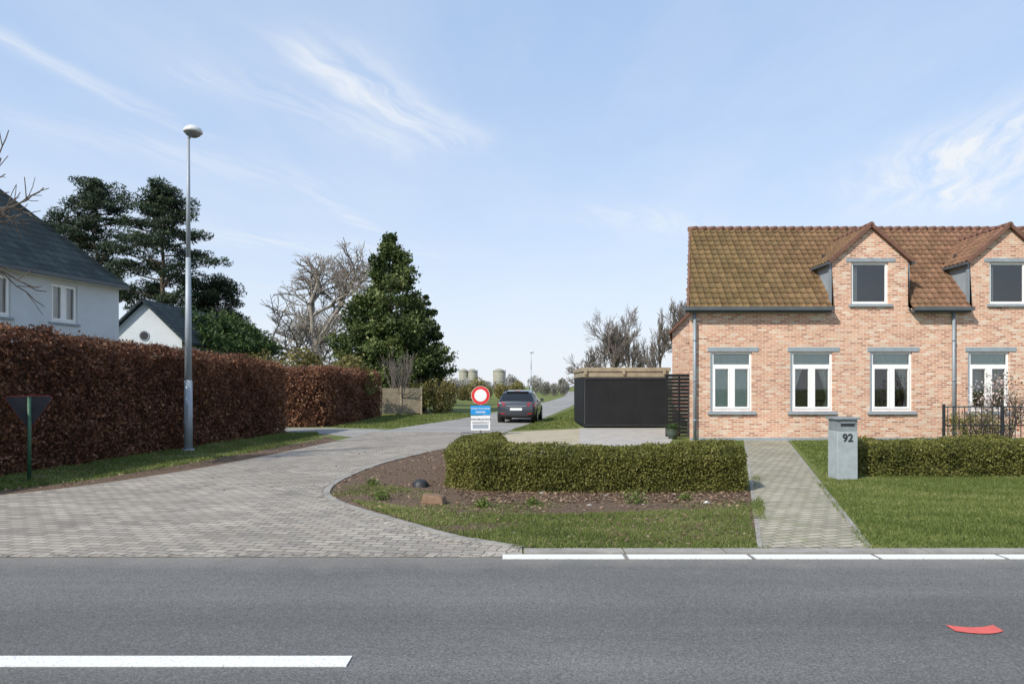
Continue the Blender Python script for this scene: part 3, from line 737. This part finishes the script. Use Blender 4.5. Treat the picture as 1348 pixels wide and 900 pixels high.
gf = empty('garden_fence'); mb = MB()
for x in np.arange(10.75, 18, 1.45): mb.box(x-.025, x+.025, 17, 17.05, 0, 1.2, M_darkmetal)
for z in (.25, .66, 1.12): mb.box(10.75, 18, 17.015, 17.04, z, z+.03, M_darkmetal)
for x in np.arange(10.85, 18, .14): mb.box(x-.006, x+.006, 17.02, 17.035, .28, 1.12, M_darkmetal)
mb.obj('rails', gf)
def shrub(name, c, rad, n, size, mat, stems=10, aspect=.6):
    par = empty(name); segs = []; tips = []
    for i in range(stems):
        a = random.uniform(0, 6.28); d = Vector((math.cos(a)*.45, math.sin(a)*.45, 1)).normalized()
        grow(segs, tips, Vector((c[0]+random.gauss(0, .08), c[1]+random.gauss(0, .08), 0)), d, rad[2]*.8, .022, 0, 3, kids=3, minr=.004)
    tubes('stems', segs, M_bark, 4, par)
    p = unit(rng.normal(size=(n, 3)))*(rng.uniform(.2, 1, n)**.45)[:, None]
    q = p*np.array(rad) + np.array([c[0], c[1], c[2]])
    q += .25*np.array(rad)*np.c_[sn(q, 3, 1), sn(q, 3, 2), sn(q, 3, 3)]
    keep = (sn(q, 5, 4) + rng.normal(0, .4, n) > -.3) & (q[:, 2] > .03); q = q[keep]
    r = np.clip(.5+.3*sn(q, 4, 0)+rng.normal(0, .2, len(q)), 0, 1)
    leaves('leaves', q, size, mat, r, par, aspect); return par
shrub('magnolia_shrub', (13.2, 18.3, 1.15), (1.1, .7, .85), 1800, .065, BLOSSOM, 9)
shrub('garden_shrub', (12.0, 17.7, .5), (1.0, .4, .5), 3500, .05, BOX, 8)
shrub('garden_shrub', (14.6, 17.8, .55), (1.3, .4, .5), 3500, .05, OLIVE, 8)

# ------------------------------------------------------------------ street lamp
def lamp(name, x, y, H, r=.10, hr=.22):
    e = empty(name, (x, y, 0)); mb = MB()
    mb.cyl((0, 0, 0), (0, 0, .06), r*1.5, r*1.5, M_galv, 14)
    mb.cyl((0, 0, .06), (0, 0, H*.22), r*1.05, r*.98, M_galv, 14)
    mb.cyl((0, 0, H*.22), (0, 0, H*.6), r*.90, r*.62, M_galv, 14)
    mb.cyl((0, 0, H*.6), (0, 0, H-.25), r*.58, r*.38, M_galv, 14)
    mb.cyl((0, 0, H-.25), (.10, 0, H-.12), r*.34, r*.34, M_galv, 10)
    mb.box(-.04, .04, -r*1.06, -r*.9, .7, 1.2, M_zinc)
    mb.obj('pole', e)
    mb = MB(); z = H-.10
    mb.lathe((.12, 0, z), [(.05, -.03), (hr*.95, -.01), (hr*1.05, .01), (hr*1.05, .04), (hr*.88, .11), (hr*.5, .165), (.01, .18)], simple('lamp_shade', (.60, .61, .60), .4, var=.04), 24)
    mb.obj('head', e)
    mb = MB(); mb.lathe((.12, 0, z), [(.02, -.11), (hr*.45, -.10), (hr*.75, -.06), (hr*.9, -.012)], simple('lamp_bowl', (.20, .21, .22), .25, var=.1), 20); mb.obj('bowl', e)
    return e
lamp('street_lamp', -8.19, 17.3, 8.15)
lamp('street_lamp', 3.55, 127, 8.0, .12, .45)

# ------------------------------------------------------------------ signs
M_red = simple('sign_red', (.65, .03, .03), .45, var=.05); M_blue = simple('sign_blue', (.02, .27, .62), .45, var=.05)
M_signw = simple('sign_white', (.75, .76, .76), .45, var=.03); M_green = simple('green_post', (.03, .09, .05), .5)
M_signback = simple('sign_back', (.018, .020, .024), .7)
ts = empty('no_entry_sign', (-1.05, 22.8, 0), math.radians(3)); mb = MB()
mb.cyl((0, .03, 0), (0, .03, 1.62), .025, .025, M_galv, 10); mb.box(-.28, .28, -.02, .5, 0, .05, M_darkmetal)
mb.obj('post', ts)
mb = MB(); mb.cyl((0, 0, 1.34), (0, -.012, 1.34), .31, .31, M_signw, 40); mb.cyl((0, -.013, 1.34), (0, -.017, 1.34), .30, .30, M_red, 40)
mb.cyl((0, -.018, 1.34), (0, -.022, 1.34), .205, .205, M_signw, 40); mb.obj('disc', ts)
mb = MB(); mb.box(-.33, .33, -.015, 0, .69, 1.0, M_blue); mb.box(-.32, .32, -.015, 0, .18, .66, M_signw)
mb.box(-.26, .26, -.02, -.016, .24, .38, M_galv); mb.obj('boards', ts, bevel=.004)
text('UITGEZ. PLAATSELIJK', (0, -.018, .90), .068, M_signw, ts, ext=.001); text('VERKEER', (0, -.018, .78), .085, M_signw, ts, ext=.001)
text('WEGOMLEGGING', (0, -.018, .54), .085, M_darkmetal, ts, ext=.001); text('HARINGSTRAAT', (0, -.018, .43), .075, M_darkmetal, ts, ext=.001)
ys = empty('yield_sign', (-8.40, 11.9, 0), math.radians(38)); mb = MB()
mb.cyl((0, 0, 0), (0, 0, 1.46), .032, .032, M_green, 10); mb.cyl((0, 0, 1.46), (0, 0, 1.48), .034, .034, M_darkmetal, 10); mb.obj('post', ys)
mb = MB()
def tri(s, y, z):
    c = s*.12
    return [(-s+c, y, z), (s-c, y, z), (s, y, z-c*1.2), (c*.8, y, z-s*1.62), (-c*.8, y, z-s*1.62), (-s, y, z-c*1.2)]
A = tri(.34, .045, 1.48); B = tri(.345, .065, 1.482); n = len(A)
mb.face(A, M_signback); mb.face(B[::-1], M_red)
for i in range(n): j = (i+1) % n; mb.face([A[j], A[i], B[i], B[j]], M_red)
mb.face([(p[0]*.68, .068, 1.48-.09+(p[2]-1.48)*.68) for p in B[::-1]], M_signw)
mb.box(-.06, .06, .033, .044, 1.28, 1.34, M_darkmetal); mb.obj('plate', ys)

# ------------------------------------------------------------------ car
def build_car():
    car = empty('parked_car', (.18, 30.3, .012), math.radians(-7))
    paint, nt, out = newmat('car_paint'); p = bsdf(nt, out, (.055, .065, .080), .3, .4, .5); p.inputs['Coat Weight'].default_value = .8
    cg, nt, out = newmat('car_glass'); bsdf(nt, out, (.012, .015, .018), .06, 0, .5)
    plas = simple('car_plastic', (.02, .02, .02), .6); tyre = simple('tyre', (.018, .018, .018), .8); rim = simple('wheel_rim', (.45, .46, .47), .35, metal=.7)
    tail, nt, out = newmat('tail_light'); bsdf(nt, out, (.38, .01, .01), .15, 0, .6)
    S = [(0.00,.74,.34,.80,.68,.83),(0.05,.83,.26,.92,.74,.96),(0.22,.87,.22,.96,.70,1.12),(0.50,.88,.2,.96,.63,1.36),(0.8,.885,.2,.95,.61,1.42),(1.4,.885,.2,.945,.60,1.45),(2.15,.885,.2,.935,.58,1.43),
         (2.6,.885,.2,.93,.62,1.23),(3.1,.87,.2,.92,.74,.96),(3.6,.85,.22,.84,.70,.88),(3.95,.78,.25,.70,.62,.75),(4.1,.66,.32,.56,.52,.60)]
    mb = MB(); rings = []
    for (y, w, zb, be, wt, zt) in S:
        h = [(0, zb), (w*.88, zb), (w*.97, zb+.14), (w, (zb+be)/2+.06), (w*.965, be), (wt+.02, max(be+.005, zt-.05)), (wt*.82, zt-.005), (0, zt+.01)]
        rings.append([(x, y, z) for x, z in h] + [(-x, y, z) for x, z in h[-2:0:-1]])
    n = len(rings[0])
    for i in range(len(rings)-1):
        for j in range(n):
            k = (j+1) % n; jj = j if j < 7 else 13-j
            m = paint
            if jj == 4 and 2 <= i <= 6: m = cg
            if jj in (5, 6) and (i in (1, 2) or i in (6, 7)): m = cg
            if jj in (0, 1): m = plas
            mb.face([rings[i][j], rings[i+1][j], rings[i+1][k], rings[i][k]], m, False)
    mb.face(rings[0][::-1], paint); mb.face(rings[-1], paint)
    o = mb.obj('body', car)
    import bmesh
    bm = bmesh.new(); bm.from_mesh(o.data); bmesh.ops.remove_doubles(bm, verts=bm.verts, dist=.001); bmesh.ops.recalc_face_normals(bm, faces=bm.faces)
    for f in bm.faces: f.smooth = True
    bm.to_mesh(o.data); bm.free()
    bv = o.modifiers.new('b', 'BEVEL'); bv.width = .03; bv.segments = 2; bv.limit_method = 'ANGLE'; bv.angle_limit = math.radians(25)
    mb = MB()
    for s in (-1, 1):
        for y in (.72, 3.3):
            mb.cyl((s*.70, y, .31), (s*.895, y, .31), .31, .31, tyre, 24); mb.cyl((s*.897, y, .31), (s*.905, y, .31), .21, .20, rim, 20)
            mb.cyl((s*.62, y, .34), (s*.889, y, .34), .36, .36, plas, 24)
    mb.obj('wheels', car)
    mb = MB()
    for s in (-1, 1):
        mb.hexa([(s*.50,-.02,.76),(s*.82,.03,.74),(s*.885,.30,.80),(s*.55,.1,.76),(s*.52,.01,.90),(s*.80,.06,.93),(s*.87,.34,.93),(s*.55,.12,.92)], tail)
        mb.box(min(s*.5, s*.7), max(s*.5, s*.7), -.02, .0, .40, .44, tail)
        mb.hexa([(s*.90,2.35,.92),(s*1.05,2.38,.93),(s*1.05,2.48,.93),(s*.88,2.5,.92),(s*.90,2.35,1.05),(s*1.04,2.38,1.05),(s*1.04,2.48,1.04),(s*.88,2.5,1.05)], paint)
        mb.beam((s*.66, .6, 1.40), (s*.62, 2.1, 1.44), .025, .02, plas)
    mb.box(-.27, .27, -.03, -.005, .56, .67, M_signw); mb.box(-.55, .55, -.025, 0, .30, .38, plas)
    mb.box(-.45, .45, -.012, .02, .74, .77, rim)
    mb.box(-.5, .5, .44, .60, 1.375, 1.40, plas)
    mb.box(-.15, .15, .50, .56, 1.40, 1.415, tail); mb.cyl((.0, 1.0, 1.45), (.0, .9, 1.58), .008, .004, plas, 6)
    mb.obj('trim', car)
build_car()

# ------------------------------------------------------------------ white house left
wh = empty('white_house', (-13.8, 24.0, 0), math.radians(75.9)); mb = MB()
wl = [(-2.66, -1.69), (-4.95, -3.98), (-8.5, -7.5)]
wall_grid(mb, -14, 0, 0, 5.2, 0, [(a, b, 3.67, 4.89) for a, b in wl], M_plaster, .1)
mb.face([(0, 0, 0), (0, 9, 0), (0, 9, 5.2), (0, 0, 5.2)], M_plaster); mb.face([(-14, 9, 0), (-14, 0, 0), (-14, 0, 5.2), (-14, 9, 5.2)], M_plaster)
mb.face([(0, 9, 0), (-14, 9, 0), (-14, 9, 5.2), (0, 9, 5.2)], M_plaster)
mb.obj('walls', wh)
mb = MB(); e = .30; rz = 10.5; z0 = 5.12
A, B, C_, D = (-14-e, -e, z0), (.1, -e, z0), (.1, 9+e, z0), (-14-e, 9+e, z0); R1, R2 = (-9.3, 4.5, rz), (-4.8, 4.5, rz)
mb.face([A, B, R2, R1], M_slate); mb.face([B, C_, R2], M_slate); mb.face([C_, D, R1, R2], M_slate); mb.face([D, A, R1], M_slate)
mb.obj('roof', wh)
mb = MB(); mb.beam((-14-e, -e, z0-.02), (.1, -e, z0-.02), .12, .12, M_gut); mb.beam((.1, -e, z0-.02), (.1, 9+e, z0-.02), .12, .12, M_gut)
mb.face([(-14, -e+.05, z0-.08), (-14, 0, z0-.08), (0, 0, z0-.08), (0, -e+.05, z0-.08)], M_white)
mb.beam(B, R2, .18, .1, M_slate)
mb.obj('gutters', wh)
fr = MB(); gl = MB()
for a, b in wl: window(fr, gl, a, b, 3.67, 4.89, .05, False, True, w=.06)
for a, b in wl:
    fr.box(a-.08, b+.08, -.05, .04, 3.60, 3.668, M_bluestone)
    curtain(fr, a+.05, b-.05, 3.7, 4.8, .22, M_lace, .02)
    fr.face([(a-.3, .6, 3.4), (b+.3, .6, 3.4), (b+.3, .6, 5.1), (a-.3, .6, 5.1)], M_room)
fr.obj('window_frames', wh); gl.obj('window_panes', wh)

gh = empty('gabled_garage'); mb = MB()
gx0, gx1, gxr, gy0, gy1, ge, gr = -19.0, -15.45, -17.2, 32., 42.5, 3.85, 5.6
mb.face([(gx0, gy0, 0), (gx1, gy0, 0), (gx1, gy0, ge), (gxr, gy0, gr-.05), (gx0, gy0, ge)], M_plaster)
mb.face([(gx1, gy0, 0), (gx1, gy1, 0), (gx1, gy1, ge), (gx1, gy0, ge)], M_plaster); mb.face([(gx0, gy1, 0), (gx0, gy0, 0), (gx0, gy0, ge), (gx0, gy1, ge)], M_plaster)
mb.face([(gx1, gy1, 0), (gx0, gy1, 0), (gx0, gy1, ge), (gxr, gy1, gr-.05), (gx1, gy1, ge)], M_plaster)
mb.obj('walls', gh)
mb = MB()
for s, xe in ((1, gx1+.3), (-1, gx0-.3)):
    ze = ge-.25
    mb.hexa([(gxr, gy0-.25, gr), (xe, gy0-.25, ze), (xe, gy1+.2, ze), (gxr, gy1+.2, gr), (gxr, gy0-.25, gr+.12), (xe, gy0-.25, ze+.12), (xe, gy1+.2, ze+.12), (gxr, gy1+.2, gr+.12)], M_slate)
mb.obj('roof', gh)
mb = MB(); mb.cyl((-17.2, gy0-.01, 4.0), (-17.2, gy0-.03, 4.0), .24, .24, M_zinc, 20); mb.cyl((-17.2, gy0-.031, 4.0), (-17.2, gy0-.035, 4.0), .19, .19, M_darkmetal, 20); mb.obj('round_window', gh)
n = 13000; t = rng.uniform(0, 1, n); s = rng.uniform(0, 1, n)
q = np.c_[gxr + .2 + (gx1+.7-gxr)*s, gy0+1.5 + (gy1-gy0-1.0)*t, gr - (gr-ge+.25)*s*1.0 + .18]
k = sn(q, 1.3, 2) + s*1.2 + t*.8 > .75; q = q[k]; q += rng.normal(0, .18, q.shape)
n2 = 3500; q2 = np.c_[rng.normal(gx1+.2, .3, n2), rng.uniform(gy0+1, gy1, n2), rng.uniform(1.5, ge, n2)]
q = np.concatenate([q, q2]); leaves('climbing_ivy', q, .2, IVY, np.clip(.5+.3*sn(q, 2, 1)+rng.normal(0, .2, len(q)), 0, 1), gh)

# ------------------------------------------------------------------ trees
def pine(name, x, y, H, crown0, rad, nl=34, clump=190):
    par = empty(name); segs = []; cl = []
    p = Vector((x, y, 0)); pts = [p]; r = .26
    for i in range(10):
        q = Vector((x+random.gauss(0, .12), y+random.gauss(0, .12), H*.96*(i+1)/10)); segs.append((tuple(p), tuple(q), r*(1-i*.085), r*(1-(i+1)*.085))); p = q; pts.append(q)
    for i in range(nl):
        t = (i+.5)/nl; z = crown0 + (H-crown0)*t; a = i*2.4 + random.uniform(-.5, .5)
        R = rad*(math.sin(math.pi*min(1, .22+t*.80))**.7)*random.uniform(.55, 1.1)
        k = min(9, int(z/(H*.96)*10)); b = pts[k].lerp(pts[k+1], .5); b.z = z
        e1 = Vector((b.x+math.cos(a)*R*.55, b.y+math.sin(a)*R*.55, z+R*.12)); e2 = Vector((b.x+math.cos(a)*R, b.y+math.sin(a)*R, z+R*.28+random.uniform(-.2, .3)))
        segs.append((tuple(b), tuple(e1), .07, .045)); segs.append((tuple(e1), tuple(e2), .045, .015))
        cl.append((e2, .75)); cl.append((e1+Vector((random.gauss(0, .3), random.gauss(0, .3), .25)), .65))
        for j in range(4):
            o = e1.lerp(e2, random.uniform(.0, 1)) + Vector((random.gauss(0, .6), random.gauss(0, .6), random.uniform(-.1, .5)))
            segs.append((tuple(e1), tuple(o), .02, .01)); cl.append((o, random.uniform(.45, .75)))
    cl.append((Vector((x, y, H-.1)), .7))
    tubes('trunk_and_limbs', segs, M_bark, 6, par)
    C = []; R = []
    for c, s in cl:
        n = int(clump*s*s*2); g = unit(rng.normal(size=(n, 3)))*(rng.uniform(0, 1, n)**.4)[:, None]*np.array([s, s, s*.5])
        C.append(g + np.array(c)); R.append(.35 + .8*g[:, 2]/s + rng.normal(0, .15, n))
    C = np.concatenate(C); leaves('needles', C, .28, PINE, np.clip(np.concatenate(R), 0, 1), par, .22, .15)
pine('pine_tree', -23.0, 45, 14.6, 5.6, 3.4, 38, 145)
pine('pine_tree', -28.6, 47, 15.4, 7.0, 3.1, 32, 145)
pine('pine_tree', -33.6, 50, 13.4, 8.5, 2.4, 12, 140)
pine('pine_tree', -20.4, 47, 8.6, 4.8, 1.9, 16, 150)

def conifer(name, x, y, H, R, n, mat, size=.22, z0=.6, parts=()):
    par = empty(name); segs = []; C = []; Rn = []
    for (ox, oy, hh, rr0, frac, dark) in [(0, 0, H, R, 1., 0)] + list(parts):
        X, Y = x+ox, y+oy
        segs += [((X, Y, 0), (X, Y, hh*.5), .28*hh/H, .16*hh/H), ((X, Y, hh*.5), (X, Y, hh*.97), .16*hh/H, .02)]
        nb = int(300*frac)
        for i in range(nb):
            t = random.random()**1.2; z = z0 + (hh-z0)*t
            a = random.uniform(0, 6.283)
            prof = (1-t)**.72*(1-.3*max(0, .22-t)/.22)
            rr = rr0*prof*random.uniform(.58, 1.2)*(1+.16*math.sin(a*3+z*.9)+.12*math.sin(a*2-z*1.9)) + .10
            e = np.array([X+math.cos(a)*rr, Y+math.sin(a)*rr, z+rr*.25])
            s = np.array([X, Y, z-rr*.1])
            segs.append((tuple(s), tuple(e), .05*prof+.01, .008))
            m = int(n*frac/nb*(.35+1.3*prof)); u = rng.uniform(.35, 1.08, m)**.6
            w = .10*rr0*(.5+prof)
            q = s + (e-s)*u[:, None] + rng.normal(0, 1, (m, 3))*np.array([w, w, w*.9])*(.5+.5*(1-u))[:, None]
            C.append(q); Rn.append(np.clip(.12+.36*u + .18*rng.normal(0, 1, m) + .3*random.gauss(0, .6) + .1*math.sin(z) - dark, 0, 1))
    tubes('trunk_and_limbs', segs, M_bark, 5, par)
    C = np.concatenate(C); k = C[:, 2] > .1
    leaves('foliage', C[k], size, mat, np.concatenate(Rn)[k], par, .55, .25)
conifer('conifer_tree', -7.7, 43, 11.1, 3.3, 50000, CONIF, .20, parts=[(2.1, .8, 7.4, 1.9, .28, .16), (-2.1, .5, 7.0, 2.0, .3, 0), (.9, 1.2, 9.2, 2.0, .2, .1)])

def bare(name, x, y, H, r, maxd, mat=M_barklight, kids=3, spread=.8, trunk=.28, minr=.012, up=.06, shrink=.74, lean=(0, 0), wig=.18, crown=None):
    par = empty(name); segs = []; tips = []
    grow(segs, tips, Vector((0, 0, 0)), Vector((lean[0], lean[1], 1)).normalized(), H*trunk, r, 0, maxd, wig, up, kids, spread, shrink, .66, minr)
    zm = max(t[2] for t in tips); k = H/zm; kx = k
    if crown:
        rm = np.percentile([math.hypot(t[0], t[1]) for t in tips], 97); kx = crown/rm
    segs = [((a[0]*kx+x, a[1]*kx+y, a[2]*k-.05), (b[0]*kx+x, b[1]*kx+y, b[2]*k-.05), ra, rb) for a, b, ra, rb in segs]
    tubes('trunk_and_branches', segs, mat, 5, par)
    return par
random.seed(11)
bare('bare_tree', -13.2, 50, 12.4, .28, 6, kids=4, spread=1.0, trunk=.25, minr=.011, shrink=.73, up=.03)
bare('bare_tree', -16.8, 55, 9.5, .2, 5, kids=4, spread=.9, minr=.014)
for i, (x, y, h, cr) in enumerate([(9.2, 60, 8.8, 2.6), (11.6, 64, 7.8, 2.2), (13.3, 60, 8.6, 2.4), (15.1, 62, 9.8, 2.6), (17.4, 64, 9.0, 2.6), (7.6, 70, 6.0, 2.2)]):
    bare('bare_tree', x, y, h, .16, 6 if i in (0, 3) else 5, kids=4, spread=.8, trunk=.24, minr=.012, up=.10, mat=M_barkgrey, crown=cr)
random.seed(23)
bare('bare_tree', -12.9, 12.6, 10.0, .15, 6, kids=3, spread=.8, trunk=.28, minr=.005, up=.06, mat=M_bark, crown=3.7)
par = empty('bare_shrub'); segs = []; tips = []
for i in range(9):
    a = random.uniform(0, 6.28); grow(segs, tips, Vector((-6.4+random.gauss(0, .12), 38.9+random.gauss(0, .1), 0)), Vector((math.cos(a)*.35, math.sin(a)*.35, 1)).normalized(), 1.5, .03, 0, 3, .10, .12, 3, .45, .68, .6, .007)
tubes('stems', segs, M_barkgrey, 4, par)

shrub('garden_shrub', (-10.3, 33, 2.1), (1.6, 1.2, 1.3), 6000, .14, OLIVE, 8)
shrub('garden_shrub', (-8.2, 34, 1.9), (1.4, 1.2, 1.2), 5000, .14, OLIVE, 8)
shrub('garden_shrub', (-12.7, 34, 2.0), (1.6, 1.2, 1.3), 5000, .14, OLIVE, 8)
shrub('garden_shrub', (-4.4, 41.5, 1.0), (1.2, 1.0, 1.1), 5000, .12, OLIVE, 8)
shrub('garden_shrub', (-6.0, 40.5, .9), (1.3, .8, 1.0), 5000, .12, BOX, 8)

wf = empty('timber_fence'); mb = MB(); a = Vector((-7.35, 38.2)); b = Vector((-5.15, 38.8)); d = (b-a)
for i in range(3):
    p = a + d*(i/2); mb.box(p.x-.05, p.x+.05, p.y-.05, p.y+.05, 0, 1.65, M_wood)
for i in range(2):
    p = a + d*(i/2); q = a + d*((i+1)/2)
    for z in np.arange(.12, 1.55, .13): mb.beam((p.x+.05, p.y, z+.05), (q.x-.05, q.y, z+.05), .025, .115, M_wood)
mb.obj('planks', wf)

# ------------------------------------------------------------------ distance
def mass(name, x0, x1, y0, y1, h, n, size, mat):
    m = max(4, int((x1-x0)/ (h*.45)))
    C = []; R = []
    for i in range(m):
        cx = random.uniform(x0, x1); cy = random.uniform(y0, y1); hh = h*random.uniform(.5, 1.05); r = hh*.38*random.uniform(.8, 1.4)
        k = n//m; g = unit(rng.normal(size=(k, 3)))*(rng.uniform(0, 1, k)**.5)[:, None]
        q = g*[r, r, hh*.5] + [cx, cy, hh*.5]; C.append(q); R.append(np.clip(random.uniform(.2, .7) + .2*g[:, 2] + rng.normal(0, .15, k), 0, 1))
    C = np.concatenate(C); leaves(name, C, size, mat, np.concatenate(R), None, .45, .3)
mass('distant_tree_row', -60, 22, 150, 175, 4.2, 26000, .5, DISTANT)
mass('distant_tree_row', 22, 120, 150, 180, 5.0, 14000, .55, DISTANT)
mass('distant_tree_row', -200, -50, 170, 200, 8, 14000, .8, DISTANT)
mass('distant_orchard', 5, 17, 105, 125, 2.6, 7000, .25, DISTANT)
mass('distant_hedgerow', -9, 1.5, 76, 90, 2.3, 12000, .22, OLIVE)
mass('distant_hedgerow', -16, -2.5, 60, 72, 2.8, 12000, .22, OLIVE)
mass('distant_hedgerow', 9, 22, 80, 95, 2.0, 7000, .22, OLIVE)
M_tank = simple('tank_metal', (.27, .265, .21), .7, var=.15, scale=1)
for (x, r, h) in [(-14.2, 1.35, 6.7), (-11.6, 1.35, 6.7), (-3.8, 1.75, 6.7)]:
    e = empty('storage_tank', (x, 200, 0)); mb = MB()
    mb.lathe((0, 0, 0), [(r, 0), (r, h-.7), (r*.75, h-.3), (r*.3, h), (0.01, h)], M_tank, 24)
    for z in (h*.45, h-.75): mb.lathe((0, 0, z), [(r+.02, 0), (r+.12, .0), (r+.12, .12), (r+.02, .12)], M_concrete, 24)
    mb.box(r+.05, r+.2, -.1, .1, 0, h-.3, M_darkmetal)
    mb.obj('tank', e)

# ------------------------------------------------------------------ light, sky, camera
el = math.radians(41); dxy = Vector((.70, .714)).normalized()
dirv = Vector((dxy.x*math.cos(el), dxy.y*math.cos(el), -math.sin(el)))
sd = bpy.data.lights.new('sun', 'SUN'); sd.energy = 4.9; sd.angle = math.radians(.55); sd.color = (1, .94, .85)
so = bpy.data.objects.new('sun', sd); so.rotation_euler = dirv.to_track_quat('-Z', 'Y').to_euler(); so.location = (-20, -20, 30); scene.collection.objects.link(so)
w = bpy.data.worlds.new('World'); scene.world = w; w.use_nodes = True; nt = w.node_tree; nt.nodes.clear()
out = nt.nodes.new('ShaderNodeOutputWorld'); bg = nt.nodes.new('ShaderNodeBackground'); bg.inputs[1].default_value = .15
sky = nt.nodes.new('ShaderNodeTexSky'); sky.sky_type = 'NISHITA'; sky.sun_disc = False; sky.sun_elevation = el; sky.sun_rotation = math.atan2(-dxy.x, -dxy.y)
sky.air_density = 1.0; sky.dust_density = .8; sky.ozone_density = 1.5
tc = nt.nodes.new('ShaderNodeTexCoord'); s = nt.nodes.new('ShaderNodeSeparateXYZ'); L(nt, tc.outputs['Generated'], s.inputs[0])
zc = math_(nt, 'MAXIMUM', s.outputs[2], .03)
cb = nt.nodes.new('ShaderNodeCombineXYZ'); L(nt, math_(nt, 'DIVIDE', s.outputs[0], zc), cb.inputs[0]); L(nt, math_(nt, 'DIVIDE', s.outputs[1], zc), cb.inputs[1])
P = cb.outputs[0]
wn = nt.nodes.new('ShaderNodeTexNoise'); wn.inputs['Scale'].default_value = 1.6; wn.inputs['Detail'].default_value = 3; L(nt, P, wn.inputs['Vector'])
wv = nt.nodes.new('ShaderNodeVectorMath'); wv.operation = 'SCALE'; L(nt, wn.outputs['Color'], wv.inputs[0]); wv.inputs['Scale'].default_value = .35
wp = nt.nodes.new('ShaderNodeVectorMath'); wp.operation = 'ADD'; L(nt, P, wp.inputs[0]); L(nt, wv.outputs[0], wp.inputs[1]); PW = wp.outputs[0]
off = .175
mp = nt.nodes.new('ShaderNodeMapping'); mp.vector_type = 'TEXTURE'; mp.inputs['Rotation'].default_value = (0, 0, math.radians(66)); mp.inputs['Scale'].default_value = (.9, .16, 1); L(nt, PW, mp.inputs[0])
wisp = noise(nt, mp.outputs[0], 1.5, 7, .62)
wisp = math_(nt, 'MULTIPLY', math_(nt, 'SUBTRACT', wisp, .34), 2.6, clamp=True)
def streak(A, B, wd, amp):
    A = np.array(A)+off; B = np.array(B)+off; d = B-A; Ln = np.linalg.norm(d); u = d/Ln
    def dot(v):
        m = nt.nodes.new('ShaderNodeVectorMath'); m.operation = 'DOT_PRODUCT'; L(nt, PW, m.inputs[0]); m.inputs[1].default_value = (v[0], v[1], 0); return m.outputs['Value']
    a = math_(nt, 'MULTIPLY', math_(nt, 'SUBTRACT', dot(u), float(A@u)), 1/Ln)
    nv = np.array([-u[1], u[0]]); b = math_(nt, 'SUBTRACT', dot(nv), float(A@nv))
    a2 = math_(nt, 'MULTIPLY', math_(nt, 'SUBTRACT', a, .5), 1.7)
    bb = math_(nt, 'DIVIDE', b, wd)
    ex = math_(nt, 'ADD', math_(nt, 'MULTIPLY', math_(nt, 'POWER', math_(nt, 'ABSOLUTE', a2), 4), 1.5), math_(nt, 'MULTIPLY', bb, bb))
    return math_(nt, 'MULTIPLY', math_(nt, 'POWER', 2.718, math_(nt, 'MULTIPLY', ex, -1)), amp)
tot = None
for args in [((-1.60, 1.70), (-1.22, 2.75), .05, .7), ((-.62, 2.05), (-.18, 2.85), .12, 1.25), ((-1.0, 2.15), (-.4, 2.95), .13, .6), ((-1.10, 3.2), (-.90, 4.5), .07, .7),
             ((1.95, 3.6), (2.0, 2.2), .28, 1.6), ((2.35, 3.9), (2.3, 2.4), .4, 1.3), ((.4, 3.9), (1.6, 4.6), .25, .6), ((-1.9, 2.6), (-.9, 3.4), .2, .4), ((-2.6, 4.4), (-.5, 5.2), .35, .5)]:
    k = streak(*args); tot = k if tot is None else math_(nt, 'MAXIMUM', tot, k)
tot = math_(nt, 'MULTIPLY', tot, wisp)
mp = nt.nodes.new('ShaderNodeMapping'); mp.inputs['Scale'].default_value = (.55, .22, 1); mp.inputs['Rotation'].default_value = (0, 0, .5); L(nt, P, mp.inputs[0])
n1 = noise(nt, mp.outputs[0], 1.6, 6, .6)
thin = math_(nt, 'MULTIPLY', math_(nt, 'SUBTRACT', n1, .45), 1.5, clamp=True)
tot = math_(nt, 'ADD', tot, math_(nt, 'MULTIPLY', thin, .6), clamp=True)
hz = math_(nt, 'POWER', math_(nt, 'SUBTRACT', 1.0, math_(nt, 'MAXIMUM', s.outputs[2], 0.0)), 4.0)
hz = math_(nt, 'MULTIPLY', hz, .95)
tot = math_(nt, 'SUBTRACT', 1.0, math_(nt, 'MULTIPLY', math_(nt, 'SUBTRACT', 1.0, tot), math_(nt, 'SUBTRACT', 1.0, hz)), clamp=True)
veil = mixc(nt, .55, sky.outputs[0], (3.7, 5.2, 7.7))
col = mixc(nt, tot, veil, (5.8, 6.05, 6.4))
L(nt, col, bg.inputs[0]); L(nt, bg.outputs[0], out.inputs[0])
cd = bpy.data.cameras.new('camera'); cd.lens = 24.04; cd.sensor_width = 36; cd.shift_y = 58/1348; cd.clip_end = 4000; cd.clip_start = .05
co = bpy.data.objects.new('camera', cd); co.location = (0, 0, 1.65); co.rotation_euler = (math.radians(90), 0, 0); scene.collection.objects.link(co); scene.camera = co
scene.view_settings.view_transform = 'Standard'; scene.view_settings.look = 'None'; scene.view_settings.exposure = 0
